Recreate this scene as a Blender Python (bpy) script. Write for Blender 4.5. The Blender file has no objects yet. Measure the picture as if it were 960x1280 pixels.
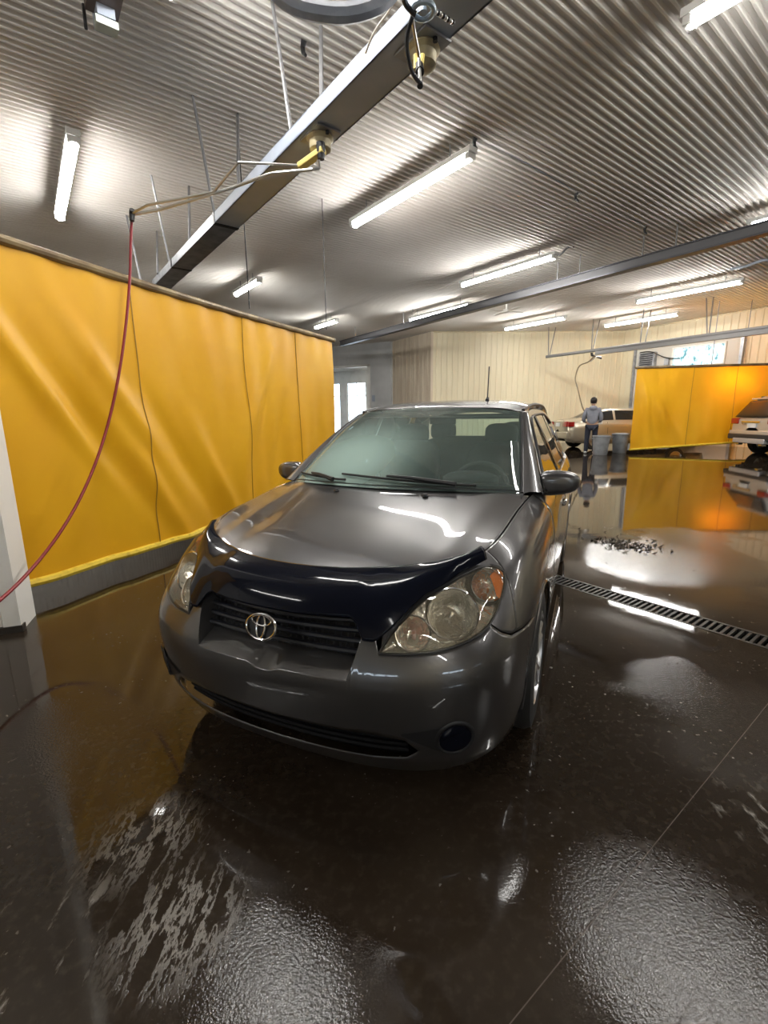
import bpy, bmesh, math, random
import numpy as np
from mathutils import Vector, Matrix
random.seed(7); RNG = np.random.default_rng(7)
D = bpy.data; SC = bpy.context.scene; COL = SC.collection

# ---------------------------------------------------------------- camera (frame 960 x 1280)
CAMH, FPX, HOR, ROLL = 1.41, 578.0, 520.0, math.radians(-0.6)
PIT = math.atan((640-HOR)/FPX)
fw = np.array([0, math.cos(PIT), -math.sin(PIT)]); up0 = np.array([0, math.sin(PIT), math.cos(PIT)]); rt0 = np.array([1., 0, 0])
upv = up0*math.cos(ROLL)-rt0*math.sin(ROLL); rtv = rt0*math.cos(ROLL)+up0*math.sin(ROLL)
C0 = np.array([0, 0, CAMH])
cd = D.cameras.new('camera'); cd.sensor_fit = 'VERTICAL'; cd.sensor_height = 32; cd.sensor_width = 24; cd.lens = FPX*32/1280; cd.clip_start = .05; cd.clip_end = 300
cam = D.objects.new('camera', cd); COL.objects.link(cam)
cam.matrix_world = Matrix(((rtv[0], upv[0], -fw[0], 0), (rtv[1], upv[1], -fw[1], 0), (rtv[2], upv[2], -fw[2], CAMH), (0, 0, 0, 1)))
SC.camera = cam
# ---------------------------------------------------------------- world: overcast daylight outside the hall
w = D.worlds.new('world'); SC.world = w; w.use_nodes = True
w.node_tree.nodes['Background'].inputs[0].default_value = (.80, .92, 1.0, 1); w.node_tree.nodes['Background'].inputs[1].default_value = 10.0
# ---------------------------------------------------------------- exposure and lamp power
SC.view_settings.view_transform = 'Standard'; SC.view_settings.look = 'None'; SC.view_settings.gamma = 1; SC.view_settings.use_curve_mapping = False
SC.view_settings.exposure = 0.2
TUBE_POWER = 75.0

def ray(x, y): return fw+rtv*(x-480)/FPX+upv*(640-y)/FPX
def onz(x, y, z): d = ray(x, y); return C0+d*(z-CAMH)/d[2]
def aty(x, y, Y): d = ray(x, y); return C0+d*Y/d[1]
def onpl(x, y, P, n): d = ray(x, y); return C0+d*(np.dot(np.asarray(P)-C0, n)/np.dot(d, n))
AZ = math.radians(-37.2)
U = np.array([math.sin(AZ), math.cos(AZ), 0]); V = np.array([U[1], -U[0], 0]); ZZ = np.array([0, 0, 1.])
def uvz(u, v, z): return U*u+V*v+ZZ*z
HC, HL = 4.8, 4.5                       # ceiling, tubes
DRAIN_V = 3.51
def floor_z(x, y): return max(0., .0138*((x*V[0]+y*V[1])-DRAIN_V-.1))
def onfloor(x, y):
    z = 0.
    for _ in range(8): p = onz(x, y, z); z = floor_z(p[0], p[1])
    return p

# ---------------------------------------------------------------- mesh helpers
def link(o, parent=None):
    COL.objects.link(o)
    if parent: o.parent = parent
    return o
def tag(o, label, cat, group=None):
    o['label'] = label; o['category'] = cat
    if group: o['group'] = group
    return o
def thing(name, label, cat, loc=(0, 0, 0), rz=0., group=None):
    o = D.objects.new(name, None); o.empty_display_size = .1; o.location = loc; o.rotation_euler = (0, 0, rz); link(o); return tag(o, label, cat, group)
def copy_tree(o, parent=None):
    c = o.copy(); COL.objects.link(c); c.parent = parent
    for ch in [x for x in o.children]: copy_tree(ch, c)
    return c
class MB:
    def __init__(s): s.v = []; s.f = []
    def add(s, vs, fs):
        b = len(s.v); s.v += [tuple(float(q) for q in p) for p in vs]; s.f += [tuple(i+b for i in f) for f in fs]; return s
    def grid(s, G, closeu=False, closev=False, flip=False):
        G = np.asarray(G, float); n, m = G.shape[:2]; fs = []
        for i in range(n if closeu else n-1):
            for j in range(m if closev else m-1):
                a, b, c, d = i*m+j, ((i+1) % n)*m+j, ((i+1) % n)*m+(j+1) % m, i*m+(j+1) % m
                fs.append((a, d, c, b) if flip else (a, b, c, d))
        return s.add(G.reshape(-1, 3), fs)
    def box(s, lo, hi, ax=None, org=(0, 0, 0)):
        P = [(x, y, z) for x in (lo[0], hi[0]) for y in (lo[1], hi[1]) for z in (lo[2], hi[2])]
        if ax is None: P = [np.asarray(org)+np.asarray(p) for p in P]
        else: P = [np.asarray(org)+ax[0]*p[0]+ax[1]*p[1]+ax[2]*p[2] for p in P]
        return s.add(P, [(0, 1, 3, 2), (4, 6, 7, 5), (0, 4, 5, 1), (2, 3, 7, 6), (0, 2, 6, 4), (1, 5, 7, 3)])
    def tube(s, path, r, n=8, caps=True, flat=1.):
        P = [np.asarray(p, float) for p in path]; m = len(P); rr = r if hasattr(r, '__len__') else [r]*m
        t0 = P[1]-P[0]; a = np.cross(t0, [0, 0, 1.]); 
        if np.linalg.norm(a) < 1e-6*np.linalg.norm(t0)+1e-9: a = np.cross(t0, [1., 0, 0])
        a /= np.linalg.norm(a); R = []
        for i in range(m):
            t = P[min(i+1, m-1)]-P[max(i-1, 0)]; t = t/(np.linalg.norm(t)+1e-12); a = a-t*np.dot(a, t); a /= (np.linalg.norm(a)+1e-12); b = np.cross(t, a)
            R.append([P[i]+rr[i]*(a*math.cos(k*2*math.pi/n)+b*flat*math.sin(k*2*math.pi/n)) for k in range(n)])
        b0 = len(s.v); s.grid(R, closev=True)
        if caps: s.f.append(tuple(b0+k for k in range(n))[::-1]); s.f.append(tuple(b0+(m-1)*n+k for k in range(n)))
        return s
    def lathe(s, prof, n=32, axis='z', org=(0, 0, 0)):
        G = []
        for k in range(n):
            a = 2*math.pi*k/n; c, q = math.cos(a), math.sin(a); row = []
            for r, h in prof:
                p = (r*c, r*q, h) if axis == 'z' else ((h, r*c, r*q) if axis == 'x' else (r*q, h, r*c)); row.append(np.asarray(p)+org)
            G.append(row)
        return s.grid(G, closeu=True)
    def build(s, name, mat, parent=None, smooth=True, weld=0, bevel=0, thick=0, kind=None, sub=0, angle=35):
        me = D.meshes.new(name); me.from_pydata(s.v, [], s.f)
        if weld or True:
            bm = bmesh.new(); bm.from_mesh(me)
            if weld: bmesh.ops.remove_doubles(bm, verts=bm.verts, dist=weld)
            bmesh.ops.recalc_face_normals(bm, faces=bm.faces); bm.to_mesh(me); bm.free()
        if smooth:
            for p in me.polygons: p.use_smooth = True
            if angle < 180: me.set_sharp_from_angle(angle=math.radians(angle))
        me.materials.append(mat); o = D.objects.new(name, me); link(o, parent)
        if bevel: m = o.modifiers.new('bevel', 'BEVEL'); m.width = bevel; m.segments = 2; m.limit_method = 'ANGLE'
        if thick: m = o.modifiers.new('solid', 'SOLIDIFY'); m.thickness = thick; m.offset = -1
        if sub: m = o.modifiers.new('sub', 'SUBSURF'); m.levels = sub; m.render_levels = sub
        if kind: o['kind'] = kind
        return o
def spl(pts, n):
    P = np.array(pts, float); t = np.concatenate([[0], np.cumsum(np.linalg.norm(np.diff(P, axis=0), axis=1))]); return ncs(t, P, np.linspace(0, t[-1], n))
def lin(pts, n):
    P = np.array(pts, float); t = np.concatenate([[0], np.cumsum(np.linalg.norm(np.diff(P, axis=0), axis=1))]); q = np.linspace(0, t[-1], n)
    return np.stack([np.interp(q, t, P[:, k]) for k in range(P.shape[1])], 1)
def ruled(A, B, m=2):
    A, B = np.asarray(A, float), np.asarray(B, float); return np.stack([A*(1-t)+B*t for t in np.linspace(0, 1, m)], 1)
def rbox(lo, hi, bev=.01):                       # bevelled box as a bmesh-made MB
    lo, hi = np.array(lo, float), np.array(hi, float); bm = bmesh.new(); bmesh.ops.create_cube(bm, size=1)
    for v in bm.verts: v.co = Vector((lo+hi)/2)+Vector((v.co.x*(hi-lo)[0], v.co.y*(hi-lo)[1], v.co.z*(hi-lo)[2]))
    bmesh.ops.bevel(bm, geom=list(bm.edges), offset=bev, segments=3, profile=.6, affect='EDGES')
    m = MB(); bm.verts.index_update(); m.add([v.co for v in bm.verts], [tuple(v.index for v in f.verts) for f in bm.faces]); bm.free(); return m
def superell(c, r, e=.6, nu=24, nv=16):          # rounded pod
    G = []; f = lambda x, p: math.copysign(abs(x)**p, x)
    for i in range(nu):
        a = 2*math.pi*i/nu; row = []
        for j in range(nv+1):
            b = -math.pi/2+math.pi*j/nv; cb = f(math.cos(b), e)
            row.append((c[0]+r[0]*cb*f(math.cos(a), e), c[1]+r[1]*cb*f(math.sin(a), e), c[2]+r[2]*f(math.sin(b), e)))
        G.append(row)
    return MB().grid(G, closeu=True)

# ---------------------------------------------------------------- materials
MATS = {}
def mat(name, col, rough=.5, metal=0., bump=None, var=None, coat=0., coat_rough=.05, spec=.5, emit=None, trans=0., alpha=1., ior=1.5, sheen=0., subs=0.):
    """var=(scale, second colour, low, high[, stretch])  bump=(scale, strength[, detail])"""
    if name in MATS: return MATS[name]
    m = D.materials.new(name); m.use_nodes = True; nt = m.node_tree; b = nt.nodes['Principled BSDF']; N = nt.nodes.new; L = nt.links.new
    b.inputs['Base Color'].default_value = (*col, 1); b.inputs['Roughness'].default_value = rough; b.inputs['Metallic'].default_value = metal
    b.inputs['Coat Weight'].default_value = coat; b.inputs['Coat Roughness'].default_value = coat_rough; b.inputs['Specular IOR Level'].default_value = spec
    b.inputs['Transmission Weight'].default_value = trans; b.inputs['Alpha'].default_value = alpha; b.inputs['IOR'].default_value = ior
    if emit: b.inputs['Emission Color'].default_value = (*emit[:3], 1); b.inputs['Emission Strength'].default_value = emit[3]
    tc = N('ShaderNodeTexCoord')
    if var:
        mp = N('ShaderNodeMapping'); mp.inputs['Scale'].default_value = var[4] if len(var) > 4 else (1, 1, 1); L(tc.outputs['Object'], mp.inputs['Vector'])
        n = N('ShaderNodeTexNoise'); n.inputs['Scale'].default_value = var[0]; n.inputs['Detail'].default_value = 6; L(mp.outputs[0], n.inputs['Vector'])
        r = N('ShaderNodeMapRange'); r.inputs[1].default_value = var[2]; r.inputs[2].default_value = var[3]; L(n.outputs[0], r.inputs[0])
        x = N('ShaderNodeMix'); x.data_type = 'RGBA'; x.inputs[6].default_value = (*col, 1); x.inputs[7].default_value = (*var[1], 1); L(r.outputs[0], x.inputs[0]); L(x.outputs[2], b.inputs['Base Color'])
    if bump:
        n = N('ShaderNodeTexNoise'); n.inputs['Scale'].default_value = bump[0]; n.inputs['Detail'].default_value = bump[2] if len(bump) > 2 else 3; L(tc.outputs['Object'], n.inputs['Vector'])
        bp = N('ShaderNodeBump'); bp.inputs['Strength'].default_value = bump[1]; bp.inputs['Distance'].default_value = .01; L(n.outputs[0], bp.inputs['Height']); L(bp.outputs[0], b.inputs['Normal'])
    MATS[name] = m; return m
def glassy(name, tint=(.8, .9, .9), rough=0., refl=1., dirt=0., dirt_glare_col=(.5, .55, .52), glare=None):
    """thin pane: tinted see-through + mirror by Fresnel + a film of dirt"""
    m = D.materials.new(name); m.use_nodes = True; nt = m.node_tree; nt.nodes.clear(); N = nt.nodes.new; L = nt.links.new
    o = N('ShaderNodeOutputMaterial'); t = N('ShaderNodeBsdfTransparent'); t.inputs[0].default_value = (*tint, 1)
    g = N('ShaderNodeBsdfGlossy'); g.inputs['Roughness'].default_value = rough
    fr = N('ShaderNodeFresnel'); fr.inputs[0].default_value = 1.5; ml = N('ShaderNodeMath'); ml.operation = 'MULTIPLY'; ml.inputs[1].default_value = refl; L(fr.outputs[0], ml.inputs[0])
    x = N('ShaderNodeMixShader'); L(ml.outputs[0], x.inputs[0]); L(t.outputs[0], x.inputs[1]); L(g.outputs[0], x.inputs[2])
    if dirt:
        d = N('ShaderNodeBsdfDiffuse'); d.inputs[0].default_value = (*dirt_glare_col, 1); tc = N('ShaderNodeTexCoord'); n = N('ShaderNodeTexNoise'); n.inputs['Scale'].default_value = 3; n.inputs['Detail'].default_value = 5; L(tc.outputs['Object'], n.inputs['Vector'])
        r = N('ShaderNodeMapRange'); r.inputs[3].default_value = dirt*.4; r.inputs[4].default_value = dirt*1.6; L(n.outputs[0], r.inputs[0])
        fac = r.outputs[0]
        if glare:                             # glare of the lights painted on the pane as a pale patch: (centre, inner, outer, amount)
            k = N('ShaderNodeVectorMath'); k.operation = 'DISTANCE'; k.inputs[1].default_value = glare[0]; L(tc.outputs['Object'], k.inputs[0])
            q = N('ShaderNodeMapRange'); q.interpolation_type = 'SMOOTHSTEP'; q.inputs[1].default_value = glare[1]; q.inputs[2].default_value = glare[2]; q.inputs[3].default_value = glare[3]; q.inputs[4].default_value = 0; L(k.outputs['Value'], q.inputs[0])
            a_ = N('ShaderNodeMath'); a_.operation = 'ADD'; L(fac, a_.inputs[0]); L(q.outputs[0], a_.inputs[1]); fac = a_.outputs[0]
        y = N('ShaderNodeMixShader'); L(fac, y.inputs[0]); L(x.outputs[0], y.inputs[1]); L(d.outputs[0], y.inputs[2]); x = y
    L(x.outputs[0], o.inputs[0]); MATS[name] = m; return m

def floor_material():
    m = D.materials.new('wet concrete'); m.use_nodes = True; nt = m.node_tree; b = nt.nodes['Principled BSDF']; N = nt.nodes.new; L = nt.links.new
    geo = N('ShaderNodeNewGeometry'); pos = geo.outputs['Position']
    def noise(sc, det=4, stretch=None, rotz=0., rough=.55):
        v = pos
        if stretch: mp = N('ShaderNodeMapping'); mp.inputs['Scale'].default_value = stretch; mp.inputs['Rotation'].default_value = (0, 0, rotz); L(pos, mp.inputs[0]); v = mp.outputs[0]
        n = N('ShaderNodeTexNoise'); n.inputs['Scale'].default_value = sc; n.inputs['Detail'].default_value = det; n.inputs['Roughness'].default_value = rough; L(v, n.inputs['Vector']); return n.outputs[0]
    def rng(x, a, c, lo=0., hi=1., smooth=True):
        r = N('ShaderNodeMapRange'); r.interpolation_type = 'SMOOTHSTEP' if smooth else 'LINEAR'; r.inputs[1].default_value = a; r.inputs[2].default_value = c; r.inputs[3].default_value = lo; r.inputs[4].default_value = hi; L(x, r.inputs[0]); return r.outputs[0]
    def math_(op, a, c):
        k = N('ShaderNodeMath'); k.operation = op
        for i, q in enumerate((a, c)):
            if isinstance(q, (int, float)): k.inputs[i].default_value = q
            else: L(q, k.inputs[i])
        return k.outputs[0]
    def near(p, r0, r1):
        k = N('ShaderNodeVectorMath'); k.operation = 'DISTANCE'; k.inputs[1].default_value = tuple(p); L(pos, k.inputs[0]); return rng(k.outputs['Value'], r0, r1, 1, 0)
    def mix(f, a, c):
        x = N('ShaderNodeMix'); x.data_type = 'RGBA'; L(f, x.inputs[0])
        for i, q in ((6, a), (7, c)):
            if isinstance(q, tuple): x.inputs[i].default_value = (*q, 1)
            else: L(q, x.inputs[i])
        return x.outputs[2]
    base = mix(rng(noise(1.1, 6), .35, .7), (.017, .0115, .0075), (.030, .022, .015))
    base = mix(rng(noise(30, 4), .45, .8), base, (.034, .026, .019))
    # puddle film: mirror-like; elsewhere damp and grainy
    dist = N('ShaderNodeVectorMath'); dist.operation = 'DISTANCE'; dist.inputs[1].default_value = (0, 0, 0); L(pos, dist.inputs[0])
    far = rng(dist.outputs['Value'], 3.5, 8.0)
    pud = rng(noise(.75, 3), .32, .46)
    damp_spots = [onfloor(850, 1170), onfloor(345, 1240), onfloor(945, 900), onfloor(830, 700)]
    dampm = None
    for p, r in zip(damp_spots, (.42, .28, .40, .75)):
        q = near(p, r*.35, r*1.25); dampm = q if dampm is None else math_('MAXIMUM', dampm, q)
    film = math_('MULTIPLY', math_('MAXIMUM', pud, far), math_('SUBTRACT', 1., math_('MULTIPLY', dampm, .9)))
    # foam: blotches and streaks with shapes of their own
    streak = noise(11, 6, (1.7, .55, 1), math.radians(-12), .62)
    cells = rng(math_('ABSOLUTE', math_('SUBTRACT', streak, .52), 0.), .012, .04, 1, 0)
    blot = rng(noise(16, 5, None, 0, .6), .60, .66)
    f1 = near(onfloor(225, 1150), .05, .24); f2 = near(onfloor(30, 1200), .10, .34); f3 = near(onfloor(930, 1010), .05, .22); f4 = near(onfloor(180, 1050), .05, .25)
    foam = math_('MULTIPLY', math_('MAXIMUM', cells, rng(streak, .60, .66)), math_('MAXIMUM', f1, math_('MULTIPLY', f4, .6)))
    foam = math_('MAXIMUM', foam, math_('MULTIPLY', rng(streak, .56, .66), math_('MAXIMUM', f2, f3)))
    speck = math_('MULTIPLY', rng(noise(42, 3), .66, .72), rng(noise(2.3, 2), .46, .62))
    foam = math_('MAXIMUM', foam, math_('MULTIPLY', speck, math_('SUBTRACT', 1., far)))
    L(mix(foam, base, (.17, .155, .135)), b.inputs['Base Color'])
    ro = rng(film, 0, 1, .06, .018, False); ro = math_('ADD', ro, math_('MULTIPLY', foam, .35)); L(ro, b.inputs['Roughness'])
    b.inputs['Specular IOR Level'].default_value = .55; b.inputs['IOR'].default_value = 1.36
    hgt = math_('ADD', math_('MULTIPLY', noise(110, 3), math_('MULTIPLY', math_('SUBTRACT', 1.04, film), .36)), math_('MULTIPLY', noise(2.4, 2, (.6, 1.5, 1), .6), .16))
    bp = N('ShaderNodeBump'); bp.inputs['Strength'].default_value = .30; bp.inputs['Distance'].default_value = .012; L(math_('ADD', hgt, math_('MULTIPLY', foam, .2)), bp.inputs['Height']); L(bp.outputs[0], b.inputs['Normal'])
    return m
# ---------------------------------------------------------------- spline surfaces
def ncs(t, Y, q):
    """natural cubic spline through Y (n,...) at knots t, evaluated at q"""
    t = np.asarray(t, float); Y = np.asarray(Y, float); q = np.atleast_1d(np.asarray(q, float)); n = len(t)
    sh = Y.shape[1:]; Yf = Y.reshape(n, -1); h = np.diff(t); M = np.zeros((n, Yf.shape[1]))
    if n > 2:
        A = np.zeros((n, n)); b = np.zeros((n, Yf.shape[1])); A[0, 0] = A[-1, -1] = 1
        for i in range(1, n-1):
            A[i, i-1] = h[i-1]; A[i, i] = 2*(h[i-1]+h[i]); A[i, i+1] = h[i]
            b[i] = 6*((Yf[i+1]-Yf[i])/h[i]-(Yf[i]-Yf[i-1])/h[i-1])
        M = np.linalg.solve(A, b)
    k = np.clip(np.searchsorted(t, q)-1, 0, n-2); hk = h[k][:, None]
    a = ((t[k+1]-q))[:, None]; c = ((q-t[k]))[:, None]
    r = M[k]*a**3/(6*hk)+M[k+1]*c**3/(6*hk)+(Yf[k]/hk-M[k]*hk/6)*a+(Yf[k+1]/hk-M[k+1]*hk/6)*c
    return r.reshape((len(q),)+sh)

class Surf:
    """ctrl[col][row] -> point; parameters are (col index, row index); ghost = mirrored columns at x=0"""
    def __init__(s, ctrl, ghost0=False, ghost1=False):
        C = np.array(ctrl, float); s.off = 0
        if ghost0: C = np.concatenate([(C[1:3]*[-1, 1, 1])[::-1], C]); s.off = 2
        if ghost1: C = np.concatenate([C, (C[-3:-1]*[-1, 1, 1])[::-1]])
        s.C = C
        s.ct = np.concatenate([[0], np.cumsum(np.linalg.norm(np.diff(C, axis=0), axis=2).mean(1)+1e-6)])
        s.rt = np.concatenate([[0], np.cumsum(np.linalg.norm(np.diff(C, axis=1), axis=2).mean(0)+1e-6)])
    def col(s, c, rs):
        tc = np.interp(c+s.off, np.arange(len(s.ct)), s.ct); row = ncs(s.ct, s.C, [tc])[0]
        return ncs(s.rt, row, np.interp(rs, np.arange(len(s.rt)), s.rt))
    def pt(s, c, r): return s.col(c, [r])[0]
    def grid(s, cs, rs):
        tc = np.interp(np.asarray(cs)+s.off, np.arange(len(s.ct)), s.ct); rows = ncs(s.ct, s.C, tc)
        q = np.interp(rs, np.arange(len(s.rt)), s.rt)
        return np.swapaxes(ncs(s.rt, np.swapaxes(rows, 0, 1), q), 0, 1)
    def row_at_z(s, c, z):
        rs = np.linspace(0, s.C.shape[1]-1, 241); p = s.col(c, rs)[:, 2]; return float(np.interp(z, p, rs))
    def nrm(s, c, r):
        e = .02; a = s.pt(c+e, r)-s.pt(c-e, r); R = s.C.shape[1]-1
        b = s.pt(c, min(r+e, R))-s.pt(c, max(r-e, 0)); n = np.cross(a, b); return n/np.linalg.norm(n)

# half body of the hatchback: columns run from the nose centre round the corner to the tail centre, rows from sill to shoulder
def _c(y, ws, zs): return [(w, y, z) for w, z in zip(ws, zs)]
ZS = [.20, .28, .40, .53, .68, .82, .915, .975]
BODY = Surf([
 [(0,.095,.16),(0,.048,.25),(0,.012,.40),(0,0,.52),(0,.03,.61),(0,.05,.68),(0,.07,.735),(0,.11,.775)],
 [(.25,.105,.16),(.25,.060,.25),(.25,.026,.40),(.25,.014,.52),(.25,.042,.61),(.25,.07,.685),(.25,.10,.742),(.25,.145,.785)],
 [(.5,.155,.16),(.5,.108,.25),(.5,.074,.40),(.5,.064,.52),(.5,.092,.61),(.49,.14,.69),(.475,.20,.76),(.455,.26,.81)],
 [(.675,.25,.165),(.69,.20,.25),(.70,.172,.40),(.702,.165,.52),(.69,.19,.62),(.658,.25,.715),(.625,.32,.795),(.585,.385,.85)],
 [(.78,.41,.17),(.80,.365,.26),(.812,.338,.40),(.814,.334,.53),(.80,.356,.64),(.768,.415,.75),(.72,.475,.835),(.655,.525,.885)],
 [(.825,.60,.18),(.842,.57,.27),(.852,.55,.40),(.856,.55,.53),(.850,.56,.66),(.822,.575,.785),(.775,.595,.87),(.695,.62,.915)],
 _c(.87,[.84,.855,.866,.871,.871,.853,.805,.720],[.20,.28,.40,.53,.68,.82,.905,.955]),
 _c(1.3,[.845,.865,.878,.884,.884,.870,.835,.755],[.20,.28,.40,.53,.68,.83,.93,1.0]),
 _c(2.0,[.845,.868,.884,.888,.884,.876,.855,.82],ZS),
 _c(2.8,[.845,.868,.885,.889,.885,.878,.856,.82],[.20,.28,.40,.53,.69,.83,.925,.985]),
 _c(3.47,[.84,.865,.884,.890,.889,.880,.858,.82],[.20,.28,.40,.53,.70,.84,.94,1.0]),
 _c(3.95,[.79,.82,.845,.858,.860,.850,.825,.785],[.21,.29,.40,.54,.70,.85,.95,1.02]),
 [(.69,4.15,.22),(.72,4.18,.3),(.745,4.2,.41),(.755,4.21,.54),(.755,4.21,.70),(.745,4.2,.85),(.72,4.18,.95),(.69,4.14,1.02)],
 [(.42,4.26,.22),(.43,4.29,.3),(.44,4.31,.41),(.45,4.32,.54),(.45,4.32,.70),(.44,4.30,.85),(.43,4.28,.95),(.42,4.24,1.02)],
 [(0,4.28,.22),(0,4.31,.3),(0,4.335,.41),(0,4.345,.54),(0,4.345,.70),(0,4.325,.85),(0,4.305,.95),(0,4.265,1.02)],
], True, True)
HOOD = Surf([[BODY.pt(c, 7)]+m for c, m in [
 (0, [(0,.30,.852),(0,.56,.915),(0,.84,.972),(0,1.12,1.015)]),
 (1, [(.235,.32,.855),(.23,.57,.918),(.225,.85,.973),(.22,1.13,1.016)]),
 (2, [(.435,.40,.862),(.42,.62,.915),(.415,.88,.968),(.42,1.16,1.016)]),
 (3, [(.568,.50,.882),(.565,.70,.925),(.578,.95,.970),(.60,1.215,1.013)]),
 (4, [BODY.pt(c, 7) for c in (4.78, 5.55, 6.28, 6.93)])]], True)
# ================================================================ THE HALL
M_floor = floor_material()
M_ceil = mat('ceiling steel', (.78, .76, .72), .58, .0, var=(.5, (.64, .60, .55), .35, .75))
M_wall = mat('cream ribbed steel', (.78, .70, .50), .42, 0, var=(.7, (.66, .58, .40), .4, .75, (1, 1, .35)))
M_grey = mat('pale grey panel', (.62, .63, .63), .5, var=(1.2, (.52, .53, .53), .4, .7))
M_white = mat('white painted trim', (.80, .79, .75), .4, var=(3, (.66, .64, .60), .5, .8))
M_dark = mat('black iron', (.02, .02, .022), .45, .3)
M_galv = mat('galvanised steel', (.44, .45, .47), .42, .75, var=(7, (.27, .28, .30), .4, .7), bump=(30, .08))
M_galvdk = mat('dull galvanised steel', (.38, .43, .52), .55, .0, var=(5, (.44, .48, .56), .5, .75))
M_rod = mat('rod steel', (.24, .24, .25), .45, .4)
M_pipeg = mat('grey pipe rail', (.17, .165, .16), .5, .2)
M_rail = mat('dark rail steel', (.052, .052, .062), .38, .6)

def struct(o): o['kind'] = 'structure'; return o
def empty(name, loc=(0, 0, 0)): o = D.objects.new(name, None); o.empty_display_size = .1; o.location = loc; return link(o)

# floor: concrete slabs either side of the trench drain, sawn joints between them
floor = struct(empty('floor'))
mb = MB(); mb.add([uvz(-20, -18, -.20), uvz(34, -18, -.20), uvz(34, 34, -.0), uvz(-20, 34, -.0)], [(0, 1, 2, 3)]); mb.build('subfloor', mat('dark gap', (.01, .01, .01), .8), floor)
SL = .0138
def slab(u0, u1, v0, v1, tilt):
    g = .0015; mb = MB(); zt = lambda v: (SL*(v-DRAIN_V-.1) if tilt else 0.)
    T = [uvz(u, v, zt(v)) for u, v in ((u0+g, v0+g), (u1-g, v0+g), (u1-g, v1-g), (u0+g, v1-g))]
    mb.add(T+[p-ZZ*.12 for p in T], [(0, 1, 2, 3), (0, 4, 5, 1), (1, 5, 6, 2), (2, 6, 7, 3), (3, 7, 4, 0)]); mb.build('slab', M_floor, floor, smooth=False)
for u0, u1 in ((-20, .484), (.484, 12.5), (12.5, 34)):
    slab(u0, u1, -18, DRAIN_V-.1, False); slab(u0, u1, DRAIN_V+.1, 34, True)

M_joint = mat('joint grit', (.075, .055, .042), .7)
for u in (.484, 12.5): MB().box((u-.002, -18, -.02), (u+.002, DRAIN_V-.1, -.0008), (U, V, ZZ)).build('joint_filler', M_joint, floor, smooth=False)
# trench drain with cast grate
dr = thing('floor_drain', 'long black slotted trench grate set in the wet floor beside the car', 'drain', uvz(3, DRAIN_V, 0), -AZ-math.radians(0))
dr.rotation_euler = (0, 0, 0); dr.location = (0, 0, 0)
M_grate = mat('cast iron grate', (.045, .042, .04), .4, .6)
mb = MB()
for s in (-1, 1): mb.box((-1.6, s*.092-.012, -.03), (6.5, s*.092+.012, .002), (U, V, ZZ), uvz(0, DRAIN_V, 0))
mb.build('frame', M_grate, dr, smooth=False)
MB().box((-1.6, -.09, -.115), (6.5, .09, -.10), (U, V, ZZ), uvz(0, DRAIN_V, 0)).build('channel', mat('dark gap', (.01, .01, .01), .8), dr, smooth=False)
bar = None
for k in range(200):
    u = -1.58+k*.040
    if bar is None: bar = MB().box((-.0085, -.082, -.025), (.0085, .082, 0), (U, V, ZZ)).build('slat', M_grate, dr, smooth=False); o = bar
    else: o = bar.copy(); COL.objects.link(o)
    o.location = uvz(u, DRAIN_V, 0)

# ceiling: corrugated sheets, ribs across the hall, end laps every 3.4 m
ceiling = struct(empty('ceiling'))
PITCH = .098; seams = [-18.6+3.4*k for k in range(13)]
UP = [(k*PITCH-16+a*PITCH, h) for k in range(int(48/PITCH)) for a, h in ((0, 0.), (.52, 0.), (.59, -.032), (.64, -.038), (.84, -.038), (.90, -.032))]
for i in range(len(seams)-1):
    dz = .004*(i % 2); G = np.array([[uvz(u, v, HC+dz+p) for v in (seams[i]-.02, seams[i+1]+.02)] for u, p in UP])
    MB().grid(G).build('sheet', M_ceil, ceiling, smooth=False)
MB().add([uvz(-17, -19, HC+.08), uvz(33, -19, HC+.08), uvz(33, 24, HC+.08), uvz(-17, 24, HC+.08)], [(0, 1, 2, 3)]).build('roof_deck', M_dark, ceiling)

# walls
def ribwall(name, A, B, z0, z1, m, pitch=.23, depth=.02, flip=1, parent=None, extra=None):
    A, B = np.array([*A, 0.]), np.array([*B, 0.]); d = B-A; Ln = np.linalg.norm(d); d /= Ln; n = np.array([d[1], -d[0], 0])*flip
    P = []; k = 0
    xs = []
    while k*pitch < Ln:
        for a, q in ((0, 0), (.70, 0), (.76, 1), (.92, 1), (.98, 0)):
            x = (k+a)*pitch
            if x < Ln: xs.append((x, q))
        k += 1
    xs.append((Ln, 0)); G = [[A+d*x+n*depth*q+ZZ*z for z in (z0, z1)] for x, q in xs]
    o = MB().grid(G).build(name, m, parent, smooth=False)
    return struct(o) if parent is None else o
WA1, WA2, WB, WC, WD = (-9.5, 27.67), (.45, 22.5), (2.04, 20.0), (10.1, 20.3), (19.5, 4.24)
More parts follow.
